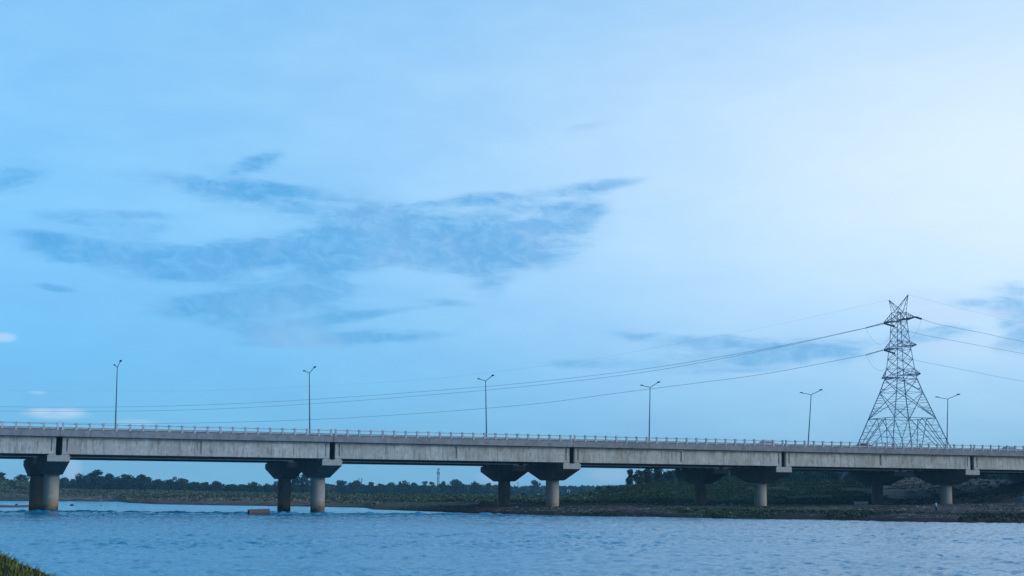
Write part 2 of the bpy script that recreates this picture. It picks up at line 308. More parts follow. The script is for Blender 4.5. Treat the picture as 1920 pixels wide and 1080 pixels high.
def terrain(X, Y, rough=True):
    a = X/Y; W = wline(a, gcol(a, 1)*a)
    nodes_y = [W-30, W, gcol(a, 2), gcol(a, 4), gcol(a, 6), gcol(a, 6)+60, np.full_like(a, 1300.), np.full_like(a, 4500.)]
    zc = gcol(a, 7)
    nodes_z = [np.full_like(a, -1.6), np.zeros_like(a), gcol(a, 3), gcol(a, 5), zc, zc-.2, zc*.5+1.5, zc*0+4]
    z = np.full_like(X, -1.6)
    for i in range(len(nodes_y)-1):
        t = (Y-nodes_y[i])/np.maximum(nodes_y[i+1]-nodes_y[i], 1e-3); mk = (t >= 0)&(t <= 1)
        z = np.where(mk, nodes_z[i]+(nodes_z[i+1]-nodes_z[i])*t, z)
    if rough:
        am = np.clip((Y-W)/12, 0, 1)
        z = z+am*(fbm(X/14, Y/14, 5)*.9+fbm(X/3.2, Y/3.2, 9)*.45+fbm(X/1.1, Y/1.1, 13)*.18)*np.clip(.45+(z/4), .45, 1.6)
        z = z+np.clip(1-np.abs(Y-W-3)/4, 0, 1)*(fbm(X/2., Y/2., 17)*.5+.12)
    return z
def gz(X, Y): return float(terrain(np.array([float(X)]), np.array([float(Y)]))[0])
px = np.concatenate([np.arange(-1300, -20, 60), np.arange(-20, 1940, 4.), np.arange(1940, 3200, 50)]); A_ = (px-960)/FPX
Yr = np.concatenate([np.arange(120, 165, 5), np.arange(165, 330, .9), np.arange(330, 460, 2.), np.arange(460, 900, 5), np.geomspace(900, 2100, 22)])
AA, YY = np.meshgrid(A_, Yr); XX = AA*YY; ZZ = terrain(XX, YY)
V = np.stack([XX, YY, ZZ], -1).reshape(-1, 3); nx = len(A_); ny = len(Yr)
I = (np.arange(ny-1)[:, None]*nx+np.arange(nx-1)[None]).ravel(); F = np.stack([I, I+1, I+1+nx, I+nx], 1)
Wl = wline(AA, gcol(AA, 1)*AA); dd = YY-Wl
cov = np.zeros((ny, nx, 3)); gr = gcol(AA, 9)
cov[..., 0] = np.clip(gr*np.where(YY < gcol(AA, 4), .62, 1.)+np.clip((YY-gcol(AA, 6))/40, 0, .5), 0, 1)
cov[..., 1] = gcol(AA, 8)*np.clip(1-np.abs(dd-(gcol(AA, 4)-Wl)*.45)/((gcol(AA, 4)-Wl)*.55), 0, 1)*1.3
wet_and_shadow = np.clip(1-np.abs(dd-1)/3.5, 0, 1); wet_and_shadow = np.maximum(wet_and_shadow, np.clip(1-np.abs(YY-gcol(AA, 4)+2)/5, 0, 1)*.7*(AA > .03)); cov[..., 2] = np.clip(wet_and_shadow, 0, 1)  # wet waterline, plus a shadow line painted along the bank toe
face = np.clip((AA-.232)/.01, 0, 1)*(YY > gcol(AA, 4)-3)*(YY < gcol(AA, 6)+6); cov[..., 1] = np.maximum(cov[..., 1], face*.6)
earth = (np.abs(AA+.288) < .016)*(YY > 650)*(YY < 700); cov[..., 1] = np.maximum(cov[..., 1], earth*1.)
g_o = link('ground', np_mesh('ground', V, F, M['ground'], cov.reshape(-1, 3), True, 'cover')); tag(g_o, kind='structure')
# ------------------------------------------------------------------ river
aw = (np.concatenate([np.arange(-1500, -40, 40), np.arange(-40, 1960, 4.), np.arange(1960, 3400, 40)])-960)/FPX
yw = np.concatenate([np.geomspace(6, 38, 20), np.arange(38.3, 110, .27), np.arange(110, 186, .42), np.arange(186, 228, .42), np.geomspace(229, 700, 60)])
AA2, YY2 = np.meshgrid(aw, yw); XX2 = AA2*YY2
yr = np.interp(XX2, [-150, -74, -60, -40, -25, -10, 0, 20], [188, 200, 219, 210, 206, 215, 213, 205])+fbm(XX2/7, XX2*0, 31)*7
r1 = np.exp(-((YY2-yr)/2.0)**2); r2 = np.exp(-((YY2-yr-9-fbm(XX2/11, XX2*0, 37)*8)/3.)**2)
xm = np.clip((8-XX2)/12, 0, 1)
Z2 = xm*(r1*(.17+.75*np.maximum(fbm(XX2/1.6, YY2/.9, 41), -.1))+r2*.5*fbm(XX2/1.4, YY2/.9, 43))
gust = .35+1.0*vnoise(XX2/16, YY2/11, 57)+.5*vnoise(XX2/4, YY2/5, 58)
Z2 = Z2+gust*np.clip((330-YY2)/120, .3, 1)*(.19*fbm(XX2/.5, YY2/.6, 51, 3)+.05*fbm(XX2/2.6, YY2/2., 53, 2))
V = np.stack([XX2, YY2, Z2], -1).reshape(-1, 3); nx = len(aw); ny = len(yw)
I = (np.arange(ny-1)[:, None]*nx+np.arange(nx-1)[None]).ravel(); F = np.stack([I, I+1, I+1+nx, I+nx], 1)
tag(link('river_water', np_mesh('river_water', V, F, M['water'], None, True)), kind='structure')
# near bank under and left of the camera
def near_z(X, Y):
    base = 1.0-.055*np.maximum(Y-2, 0); base = np.where(Y > 16, base-.12*(Y-16), base)
    ridge = 1.36-.40*(X+5.32); ridge = np.minimum(ridge, 2.6)-.16*np.abs(Y-18)*np.where(Y > 18, 2.2, .25)
    return np.minimum(np.maximum(base, ridge), 2.8)+fbm(X/1.3, Y/1.3, 61)*.10+fbm(X/.3, Y/.3, 63)*.05
xn = np.concatenate([np.arange(-60, -11, 1.5), np.arange(-11, -3, .12), np.arange(-3, 60, 1.5)]); yn = np.concatenate([np.arange(-25, 8, 1.5), np.arange(8, 30, .2)])
XN, YN = np.meshgrid(xn, yn); ZN = near_z(XN, YN); ZN = np.where(YN > 27, np.minimum(ZN, -1), ZN)
V = np.stack([XN, YN, ZN], -1).reshape(-1, 3); nx = len(xn); ny = len(yn); I = (np.arange(ny-1)[:, None]*nx+np.arange(nx-1)[None]).ravel(); F = np.stack([I, I+1, I+1+nx, I+nx], 1)
cv = np.zeros((len(V), 3)); cv[:, 0] = .75; cv[:, 2] = .35
tag(link('near_riverbank', np_mesh('near_riverbank', V, F, M['ground'], cv, True, 'cover')), kind='structure')
N = 26000; X = rng.uniform(-9.5, -4.6, N); Y = rng.uniform(11.5, 20.5, N); Z = near_z(X, Y); k = Z > .9; X, Y, Z = X[k], Y[k], Z[k]; N = len(X)
hh = rng.uniform(.03, .10, N)*(.5+1.2*vnoise(X*1.6, Y*1.6, 71)); th = rng.uniform(0, 2*np.pi, N); wd = rng.uniform(.006, .013, N); ln = rng.uniform(-.06, .06, (N, 2))
P0 = np.stack([X-np.cos(th)*wd, Y-np.sin(th)*wd, Z-.02], 1); P1 = np.stack([X+np.cos(th)*wd, Y+np.sin(th)*wd, Z-.02], 1); P2 = np.stack([X+ln[:, 0], Y+ln[:, 1], Z+hh], 1)
V = np.stack([P0, P1, P2], 1).reshape(-1, 3); F = np.arange(3*N).reshape(-1, 3); tn = np.repeat(np.clip(.55+.9*vnoise(X*2.2, Y*2.2, 73)*rng.uniform(.5, 1.3, N), .3, 1.5), 3)
tc3 = np.stack([tn*(1+np.repeat(.8*(vnoise(X*.9, Y*.9, 77) > .62), 3)), tn, tn*.8], 1)
tag(link('grass', np_mesh('grass', V, F, M['grass'], tc3)), 'short green and yellowing grass on the near bank corner', 'grass', kind='stuff')
# ------------------------------------------------------------------ bank vegetation (uncountable)
def clumps(name, X, Y, size, npatch, m, label, cat, flat=.6):
    Z = terrain(X, Y); N = len(X); sz = size*rng.uniform(.5, 1.3, N)
    ce = np.repeat(np.stack([X, Y, Z], 1), npatch, 0); s = np.repeat(sz, npatch)[:, None]
    d = rng.normal(size=(N*npatch, 3)); d /= np.linalg.norm(d, axis=1)[:, None]; d[:, 2] = np.abs(d[:, 2])*flat
    c = ce+d*s*.8; a = rng.normal(size=(N*npatch, 3)); a /= np.linalg.norm(a, axis=1)[:, None]; q = np.cross(a, rng.normal(size=(N*npatch, 3))); q /= np.linalg.norm(q, axis=1)[:, None]
    ls = s*.42; V = np.stack([c-a*ls, c+q*ls*.7, c+a*ls, c-q*ls*.7], 1).reshape(-1, 3)
    tone = np.repeat(np.clip(rng.uniform(.55, 1.35, N), 0, 2), npatch*4)*rng.uniform(.8, 1.2, N*npatch).repeat(4)
    return tag(link(name, np_mesh(name, V, np.arange(4*N*npatch).reshape(-1, 4), m, tone)), label, cat, kind='stuff')
def scatter(n, a0, a1, f0, f1, k0, k1, pw=1., seed=0, thr=None):  # between node rows k0 and k1 of the bank profile
    a = rng.uniform((a0-960)/FPX, (a1-960)/FPX, n); y0 = gcol(a, k0); y1 = gcol(a, k1); Y = y0+(y1-y0)*(f0+(f1-f0)*rng.uniform(0, 1, n)**pw); X = a*Y
    if thr is not None: k = vnoise(X/6., Y/9., seed) > thr; X, Y = X[k], Y[k]
    return X, Y
X, Y = scatter(7000, -40, 720, .05, 1.1, 2, 6, 1.); clumps('dry_weeds', X, Y, .9, 6, M['dry'], 'dry brown weeds on the far left bank', 'weeds')
X, Y = scatter(9000, -40, 720, .18, 1.1, 2, 6, 1., 3, .3); clumps('shrub_cover', X, Y, 1.15, 7, M['meadow'], 'low green shrub cover on the far left bank', 'shrubs')
X, Y = scatter(2600, -60, 62, .0, 1.1, 4, 6, 1.); clumps('bush_thicket', X, Y, 2.6, 9, M['meadow'], 'dense green bush thicket on the bank at the left edge', 'bushes')
X, Y = scatter(5000, 680, 1120, .0, 1.2, 4, 6, 1.); clumps('meadow_scrub', X, Y, .8, 6, M['meadow'], 'low green scrub on the flat land between second and third piers', 'shrubs')
X, Y = scatter(24000, 1100, 1960, .0, 1.1, 4, 6, 1., 5, .22); k = (960+FPX*X/Y < 1645)|(rng.uniform(0, 1, len(X)) < .16); X, Y = X[k], Y[k]; clumps('embankment_scrub', X, Y, .42, 5, M['scrub'], 'dark green scrub covering the right embankment slope', 'shrubs')
X, Y = scatter(9000, 760, 1960, .1, 1., 1, 4, 1., 8, .5); clumps('foreshore_grass', X, Y, .22, 6, M['meadow'], 'patchy low grass on the right foreshore', 'grass', .4)
X, Y = scatter(3500, 760, 1960, .0, 1., 1, 4, 1., 12, .6); clumps('foreshore_debris', X, Y, .2, 4, M['dry'], 'dry weeds scattered on the muddy right foreshore', 'weeds', .3)
X, Y = scatter(2600, 760, 1960, .02, .95, 1, 4, 1., 22, .52); clumps('shingle', X, Y, .2, 4, M['pale'], 'small pale stones and litter strewn over the right foreshore', 'shingle', .3)
X, Y = scatter(1500, 1080, 1960, .0, .14, 1, 4, 1., 23, .35); clumps('bank_tufts', X, Y, .35, 7, M['scrub'], 'dark tufts hanging over the right waterline', 'tufts', .5)
# ------------------------------------------------------------------ trees
def tree_proto(seed, hgt, wid, lobes, leaves, leafsz, m, trunk_frac=.10):
    r = np.random.default_rng(seed); C = []
    for i in range(lobes):
        t = r.uniform(0, 1); z = hgt*(trunk_frac+(1-trunk_frac)*(.12+.76*t)); env = math.sin(math.pi*min(.98, .18+.74*t))**.7
        ang = r.uniform(0, 2*math.pi); rad = wid*.5*env*r.uniform(.15, .78); C.append((rad*math.cos(ang), rad*math.sin(ang), z, wid*r.uniform(.15, .27)))
    C = np.array(C); per = leaves//lobes; idx = np.repeat(np.arange(lobes), per); n = len(idx)
    d = r.normal(size=(n, 3)); d /= np.linalg.norm(d, axis=1)[:, None]; rr = r.uniform(.35, 1.08, n)**.6
    c = C[idx, :3]+d*(C[idx, 3]*rr)[:, None]*np.array([1, 1, .8])
    c[:, 2] = np.maximum(c[:, 2], hgt*.05)
    k = vnoise(c[:, 0]/1.7+c[:, 2]*.3, c[:, 1]/1.7+c[:, 2]/1.9, seed) > .26; c = c[k]; idx = idx[k]; n = len(c)
    a = r.normal(size=(n, 3)); a /= np.linalg.norm(a, axis=1)[:, None]; q = np.cross(a, r.normal(size=(n, 3))); q /= np.linalg.norm(q, axis=1)[:, None]
    s = (leafsz*r.uniform(.6, 1.4, n))[:, None]; V = np.stack([c-a*s, c+q*s*.6, c+a*s, c-q*s*.6], 1).reshape(-1, 3)
    lt = r.uniform(.6, 1.45, lobes); tone = (lt[idx]*r.uniform(.75, 1.25, n)).repeat(4)
    crown = np_mesh('crown', V, np.arange(4*n).reshape(-1, 4), m, tone)
    tm = MB(); tr = max(.12, hgt*.022); tm.tube((0, 0, -.8), (0, 0, hgt*.45), tr*1.3, tr*.7, 8)
    for i in range(5):
        l = C[r.integers(lobes)]; tm.tube((0, 0, hgt*r.uniform(.2, .42)), (l[0]*.8, l[1]*.8, l[2]), tr*.55, tr*.2, 6)
    return crown, tm.me('trunk', M['bark']), hgt, wid
PR = {'round': [tree_proto(1, 10, 10, 16, 2600, .42, M['leaf']), tree_proto(2, 10, 12, 18, 2800, .45, M['leaf']), tree_proto(3, 10, 9, 14, 2300, .42, M['leaf'])],
      'light': [tree_proto(4, 10, 11, 16, 2500, .42, M['leaf2']), tree_proto(5, 10, 9.5, 15, 2300, .4, M['leaf2'])],
      'tall': [tree_proto(6, 14, 9, 18, 3000, .42, M['leaf'], .08), tree_proto(7, 15, 8, 20, 3000, .4, M['leaf'], .1)],
      'feather': [tree_proto(8, 12, 7, 12, 1500, .38, M['leaf2'], .3)],
      'bush': [tree_proto(9, 4, 5, 10, 1300, .25, M['leaf'], .02)]}
GSPLIT = {}
def tree(x, top, wpx, Y, kind, label, name='tree', cat='tree', group=None):
    a = un(x, top, Y); z0 = gz(a[0], Y)-.3; h = max(1.5, a[2]-z0); wd = wpx*Y/FPX
    L = PR[kind]; i = random.randrange(len(L)); cr, tr, H, W_ = L[i]
    e = empty(name, (a[0], Y, z0), random.uniform(0, 6.28)); e.scale = (wd/W_*1.12, wd/W_*1.12, h/H*1.03)
    link('crown', cr, e); link('trunk', tr, e); return tag(e, label, cat, group)
gL = 'trees along the far left bank'
TL = [(2,886,30,790,'tall','dark tree cut by the left edge of the picture, above the thicket'),(-22,890,40,800,'round','dark crown just beyond the left picture edge'),
 (43,890,30,800,'round','dark round-topped tree left of the first pier, partly behind it'),(22,903,34,740,'light','paler bushy tree in the thicket between left edge and first pier'),(72,900,30,780,'round','tree seen behind the twin columns of the first pier'),
 (122,897,20,780,'light','low tree just right of the first pier'),(147,890,24,790,'round','round dark tree next right of the low one beside the first pier'),
 (165,893,24,800,'light','lighter tree tucked left of the tallest one near the first pier'),(182,882,34,790,'tall','tallest dark tree right of the first pier with a pointed top'),
 (207,888,28,800,'round','dark tree adjoining the tallest one on its right'),(237,890,36,780,'round','broad round tree right of a sky gap, below the left street lamp'),
 (271,890,32,790,'round','flat-topped dark tree ending the tall left clump'),(254,896,24,800,'light','paler crown between the broad round tree and the flat-topped one'),(297,899,24,800,'round','small dark tree just past the tall left clump'),(317,899,26,790,'round','dark middle-height tree with two bumps, next after the small dark one'),
 (340,899,30,780,'light','light green round tree below the distant water tower'),(366,902,26,800,'light','pale round tree midway between the first and second piers'),(386,904,16,810,'tall','narrow dark tree between two pale round ones'),
 (404,904,28,790,'light','olive dome-shaped tree midway between piers, right of the narrow one'),(436,908,34,800,'round','wide low dark tree with an even dome'),(457,908,20,800,'feather','thin wispy tree rising between two low domes'),
 (478,905,32,780,'round','dark dome tree to the left of the second pier cap'),(503,908,22,790,'round','small round tree just left of the second pier'),(521,900,20,760,'light','tree half hidden behind the dark rear column of the second pier'),
 (552,889,28,760,'tall','tall hazy tree framed between the two columns of the second pier'),(572,890,26,770,'round','second tall hazy crown between the second pier columns, touching the front column')]
for t in TL: tree(*t, name='broadleaf_tree', group=gL)
gM = 'hazy trees on the flats between second and third piers'
TM = [(592,900,26,950,'round','hazy tree behind the front column of the second pier'),(613,907,20,1000,'round','low hazy tree just right of the second pier'),(641,901,30,980,'tall','tall double-topped hazy tree right of the second pier'),(664,901,30,980,'round','hazy dome tree next to the double-topped one, under the twin thin masts'),
 (683,908,22,1000,'round','low hazy tree right of the twin thin masts'),(696,904,18,1000,'tall','small pointed hazy tree above a dip in the wood'),(714,907,20,1000,'round','small flat hazy tree after the pointed one'),(735,907,24,1020,'light','pale low hazy tree above the little white hut'),
 (757,903,30,1000,'round','broad hazy tree with a rounded top, midway to the lattice mast'),(778,905,22,1020,'round','rounded hazy tree right of the broad one'),(796,902,16,1020,'feather','spiky-topped hazy tree left of the lattice mast'),(809,903,16,1020,'feather','second spiky hazy tree directly left of the lattice mast'),
 (831,903,14,1000,'tall','slim hazy tree directly right of the lattice mast'),(856,900,34,960,'round','big umbrella-shaped hazy tree between lattice mast and third pier'),(893,905,26,1000,'round','hazy tree in front of the pale apartment block'),(917,905,16,1000,'feather','thin hazy tree touching the left side of the third pier'),
 (1003,901,20,1150,'tall','lone tall hazy tree standing above the wood between the third pier columns')]
for t in TM: tree(*t, name='broadleaf_tree', group=gM)
tree(982,925,14,560,'bush','small dark round bush between the columns of the third pier','bush','bush')
tree(1122,912,16,430,'bush','dark bush on the shoulder of the right embankment','bush','bush'); tree(1140,916,12,440,'bush','smaller bush right behind the dark one on the embankment shoulder','bush','bush')
gR = 'large dark trees on the right embankment'
TR = [(1181,880,18,432,'tall','dark leaning tree at the left end of the embankment tree group'),(1197,884,24,420,'light','paler round tree in front of the left end of the embankment group'),(1216,876,26,436,'round','tall dark tree just right of the pale round one, under the girder'),
 (1234,878,24,440,'tall','dark tree with a sky notch at its left, under the girder'),(1252,884,30,450,'round','dark tree fourth from the left in the embankment group'),(1278,880,34,470,'round','broad dark tree left of the fourth pier rear cap'),(1303,884,30,480,'tall','dark tree behind the fourth pier rear cap'),
 (1216,898,14,415,'bush','low dark bush at the foot of the embankment trees'),(1180,899,16,418,'bush','low dark bush under the leaning tree at the left end of the group'),(1199,901,16,416,'bush','low dark bush under the pale round tree'),(1238,899,22,425,'bush','low dark bush under the tree with the sky notch'),(1366,888,20,500,'feather','pale isolated tree framed between the fourth pier caps'),(1340,900,24,520,'bush','low blue-green bush left of the isolated tree between the fourth pier caps'),(1395,899,24,520,'bush','low blue-green bush right of the isolated tree between the fourth pier caps')]
for t in TR: tree(*t, name='broadleaf_tree' if t[4] != 'bush' else 'bush', cat='tree' if t[4] != 'bush' else 'bush', group=gR)
for i, x in enumerate(range(1420, 1960, 24)):
    lab = ('dark tree behind the embankment between the fourth and fifth piers' if x < 1640 else 'dark tree behind the brown slope by the fifth pier' if x < 1800 else 'dark tree above the slope at the right edge')
    tree(x+random.uniform(-6, 6), 876+random.uniform(-4, 8), 36, random.uniform(500, 560), random.choice(['round', 'tall', 'light']), lab, 'broadleaf_tree', 'tree', lab.replace('dark tree', 'dark trees'))
for x, t, wp, Y, l in ((1868,893,30,352,'dark bushy tree on the brown slope near the right edge'),(1800,900,34,350,'dark bush beside the front column of the fifth pier'),(1822,906,36,344,'dark bush second right from the fifth pier column'),(1845,912,26,342,'low dark bush on the slope left of the bushy tree at the right edge')):
    tree(x, t, wp, Y, 'bush', l, 'bush', 'bush')
# far-off wood that reads as one mass
def wood(name, x0, x1, Y0, Y1, tops, n, label, sz, lf):
    a = rng.uniform((x0-960)/FPX, (x1-960)/FPX, n); Y = rng.uniform(Y0, Y1, n); X = a*Y; xp = a*FPX+960
    tp = np.interp(xp, [t[0] for t in tops], [t[1] for t in tops]); hz = 935.+(xp-960)*.00666
    Zt = (hz-tp)*Y/FPX+CH; Zt = Zt*rng.uniform(.72, 1.02, n); zb = terrain(X, Y, False); per = 26
    ce = np.repeat(np.stack([X, Y, Zt-sz*.6], 1), per, 0); d = rng.normal(size=(n*per, 3)); d /= np.linalg.norm(d, axis=1)[:, None]
    c = ce+d*sz*np.array([1.3, 1, .62]); low = rng.uniform(0, 1, n*per) < .45; zz = np.repeat(zb, per)+rng.uniform(0, 1, n*per)*(ce[:, 2]-np.repeat(zb, per)); c[low, 2] = zz[low]
    aa = rng.normal(size=(n*per, 3)); aa /= np.linalg.norm(aa, axis=1)[:, None]; q = np.cross(aa, rng.normal(size=(n*per, 3))); q /= np.linalg.norm(q, axis=1)[:, None]
    V = np.stack([c-aa*lf, c+q*lf*.7, c+aa*lf, c-q*lf*.7], 1).reshape(-1, 3); tone = np.repeat(rng.uniform(.6, 1.4, n), per*4)
    return tag(link(name, np_mesh(name, V, np.arange(4*n*per).reshape(-1, 4), M['leaf'], tone)), label, 'wood', kind='stuff')
wood('distant_wood', -200, 620, 810, 900, [(-200,899),(60,903),(140,899),(200,897),(270,898),(300,903),(420,909),(480,911),(620,911)], 1300, 'dense dark wood filling in behind the far left bank trees', 3.6, 1.0)
wood('distant_wood', 560, 960, 1030, 1200, [(560,910),(700,912),(960,911)], 900, 'hazy blue wood behind the flats between second and third piers', 4.5, 1.5)
wood('distant_wood', 930, 1240, 1250, 1450, [(930,914),(1100,913),(1180,912),(1240,910)], 700, 'pale hazy line of wood far behind the third pier', 5., 2.)
wood('distant_wood', 1230, 2050, 560, 640, [(1230,888),(1300,880),(1420,878),(2050,878)], 900, 'dark wood behind the right embankment under the bridge', 4., .9)
# ------------------------------------------------------------------ bridges
BX, BY, BA = -63.99, 217.38, .39415; cb, sb_ = math.cos(BA), math.sin(BA)
def bw(s, d): return np.array([BX+cb*s-sb_*d, BY+sb_*s+cb*d])
def to_d(x, y, d):                       # where the sight line (x, y) meets the vertical plane d metres behind the bridge face
    v = ray(x, y); n = np.array([-sb_, cb, 0]); o = np.array([0, 0, CH]); t = (d-n@(o-np.array([BX, BY, 0])))/(n@v); P = o+v*t
    return float((P-np.array([BX, BY, 0]))@np.array([cb, sb_, 0])), float(P[2])
K0, K1, SP = -2, 7, 40.
def fascia_mesh(flip=1):
    g = MB(); L0, L1 = .45, 39.55
    g.box(L0, L1, .0, .62, 8.14, 8.50)                                   # bottom bulb
    for a, b_ in ((L0+.003, .95), (1.17, 3.4), (36.6, 38.83), (39.05, L1-.003)): g.box(a, b_, .003, .5, 8.50, 10.3)     # thick end blocks with slot
    g.box(.95, 1.17, .16, .44, 8.50, 10.3); g.box(38.83, 39.05, .16, .44, 8.50, 10.3)
    for a, b_, fr in ((3.4, 19.75, 1), (20.2, 36.6, 1)):
        g.box(a, b_, .075, .36, 8.50, 10.3)
    g.box(19.75, 20.2, .24, .36, 8.50, 10.3)                              # groove at mid span
    g.add([(3.4,.003,8.5),(5.2,.075,8.5),(5.2,.075,10.3),(3.4,.003,10.3)], [(0,1,2,3)]); g.add([(36.6,.003,8.5),(34.8,.075,8.5),(34.8,.075,10.3),(36.6,.003,10.3)], [(3,2,1,0)])
    g.box(L0, L1, -.03, .6, 10.30, 10.655)
    return g.me('girder', M['girder'])
def inner_mesh():
    g = MB(); L0, L1 = .45, 39.55
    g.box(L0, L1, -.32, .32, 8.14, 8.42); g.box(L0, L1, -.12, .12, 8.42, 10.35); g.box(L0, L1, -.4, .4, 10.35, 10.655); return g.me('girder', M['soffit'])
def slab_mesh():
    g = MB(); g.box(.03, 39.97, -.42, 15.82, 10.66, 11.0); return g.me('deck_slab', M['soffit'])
def cap_mesh():
    pts = [(0, 7.95, 1.55), (0, 7.1, 1.55), (5.75, 5.32, 1.3), (9.65, 5.32, 1.3), (15.4, 7.1, 1.55), (15.4, 7.95, 1.55)]
    g = MB(); vs = [(-h, d, z) for d, z, h in pts]+[(h, d, z) for d, z, h in pts]; n = 6
    g.add(vs, [tuple(range(n)), tuple(range(n, 2*n))[::-1]]+[(i, i+n, (i+1) % n+n, (i+1) % n) for i in range(n)]); return g
m_f, m_i, m_s = fascia_mesh(), inner_mesh(), slab_mesh()
POSTS = [.35+1.87*i for i in range(21)]+[39.65]
pm = MB(); pm.box(-.13, .13, -.46, -.2, 11.5, 12.34); pm.box(-.155, .155, -.48, -.17, 12.34, 12.56); pm.box(-.15, .15, -.46, -.18, 11.50, 11.56); post_me = pm.me('railing_post', M['rail'])
rm = []
for z0, z1 in ((12.30, 12.42), (11.70, 11.84)):
    q = MB(); q.box(.2, 39.8, -.36, -.28, z0, z1); rm.append(q.me('rail', M['rail']))
eb = MB(); eb.box(.03, 39.97, -.50, -.08, 10.70, 11.5); eb.box(.03, 39.97, -.54, -.3, 10.62, 10.74); e_me = eb.me('edge_beam', M['edge'])
cbm = MB(); cbm.add([(.03,1.72,11.2),(.03,2.1,11.2),(.03,2.0,11.6),(.03,1.96,12.0),(.03,1.78,12.0),(.03,1.74,11.6)]+[(39.97,1.72,11.2),(39.97,2.1,11.2),(39.97,2.0,11.6),(39.97,1.96,12.0),(39.97,1.78,12.0),(39.97,1.74,11.6)],
    [(0,1,2,3,4,5),(11,10,9,8,7,6)]+[(i,(i+1)%6+0,(i+1)%6+6,i+6) for i in range(6)]); cb_me = cbm.me('crash_barrier', M['barrier'])
fp = MB(); fp.box(.03, 39.97, -.08, 1.72, 11.0, 11.38); fp_me = fp.me('footpath', M['edge'])
rd = MB(); rd.box(.03, 39.97, 2.1, 15.3, 11.0, 11.2); rd_me = rd.me('road_surface', M['asphalt'])
fb = MB(); fb.box(.03, 39.97, 15.3, 15.85, 11.0, 12.0); fb_me = fb.me('parapet', M['rail'])
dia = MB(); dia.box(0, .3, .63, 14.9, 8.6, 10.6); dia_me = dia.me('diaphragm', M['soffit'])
ped = MB(); [ped.box(a, b_, -.42, .42, 7.951, 8.10) for a, b_ in ((-1.38, -.38), (.38, 1.38))]; ped_me = ped.me('bearing_pedestal', M['capface'])
pad = MB(); [pad.box(a, b_, -.3, .3, 8.10, 8.139) for a, b_ in ((-1.1, -.55), (.55, 1.1))]; pad_me = pad.me('bearing_pad', M['tyre'])
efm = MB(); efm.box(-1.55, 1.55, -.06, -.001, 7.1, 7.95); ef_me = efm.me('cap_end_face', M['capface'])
efm = MB(); efm.box(-1.55, 1.55, -.06, -.001, 7.1, 7.95); ef2_me = efm.me('cap_end_face', M['cap'])  # far bridge: dark cap colour paints the shade between the bridges
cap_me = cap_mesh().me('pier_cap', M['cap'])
def bridge(name, d0, label, near):
    r = empty(name, (*bw(0, d0), 0), BA); tag(r, label, 'bridge')
    for k in range(K0, K1):
        o = (SP*k, 0, 0)
        link('girder', m_f, r, o)
        for d in (3.3, 6.3, 9.3, 12.3, 15.0): link('girder', m_i, r, (SP*k, d, 0))
        link('deck_slab', m_s, r, o); link('diaphragm', dia_me, r, (SP*k+.7, 0, 0)); link('diaphragm', dia_me, r, (SP*k+39, 0, 0)); link('road_surface', rd_me, r, o); link('footpath', fp_me, r, o); link('crash_barrier', cb_me, r, o); link('edge_beam', e_me, r, o)
        link('parapet', fb_me, r, o)
        rl = link('railing', rm[0], r, o); rl['label'] = 'concrete post and rail railing along the deck edge'
        for q in rm[1:]: link('rail', q, rl)
        if near and -1 <= k <= 4:
            rest = MB()
            for s in POSTS:
                if -13 < SP*k+s < 173: link('railing_post', post_me, rl, (s, 0, 0))
                else: rest.box(s-.11, s+.11, -.44, -.2, 11.5, 12.52)
            if rest.v: tag(rest.build('railing_posts', M['rail'], rl), kind='stuff')
        else:
            rest = MB(); [rest.box(s-.11, s+.11, -.44, -.2, 11.5, 12.52) for s in POSTS]; tag(rest.build('railing_posts', M['rail'], rl), kind='stuff')
    for k in range(K0, K1+1):
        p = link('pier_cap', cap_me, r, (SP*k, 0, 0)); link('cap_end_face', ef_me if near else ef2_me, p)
        for d in (.45, 3.3, 6.3, 9.3, 12.3, 14.9): link('bearing_pedestal', ped_me, p, (0, d, 0)); link('bearing_pad', pad_me, p, (0, d, 0))
        c = MB(); c.lathe([(1.10, -3), (1.10, 5.0), (1.10, 5.06), (1.02, 5.07), (1.02, 5.10), (1.10, 5.11), (1.10, 5.32)], 48); c.build('column', M['column' if near else 'column_brown_shaded'], r, True).location = (SP*k, 7.7, 0)
    return r
bridge('road_bridge', 0., 'grey concrete girder road bridge across the river, nearer of the pair', True)
bridge('road_bridge', 21.035, 'second concrete road bridge running right behind the nearer one, in its shade', False)
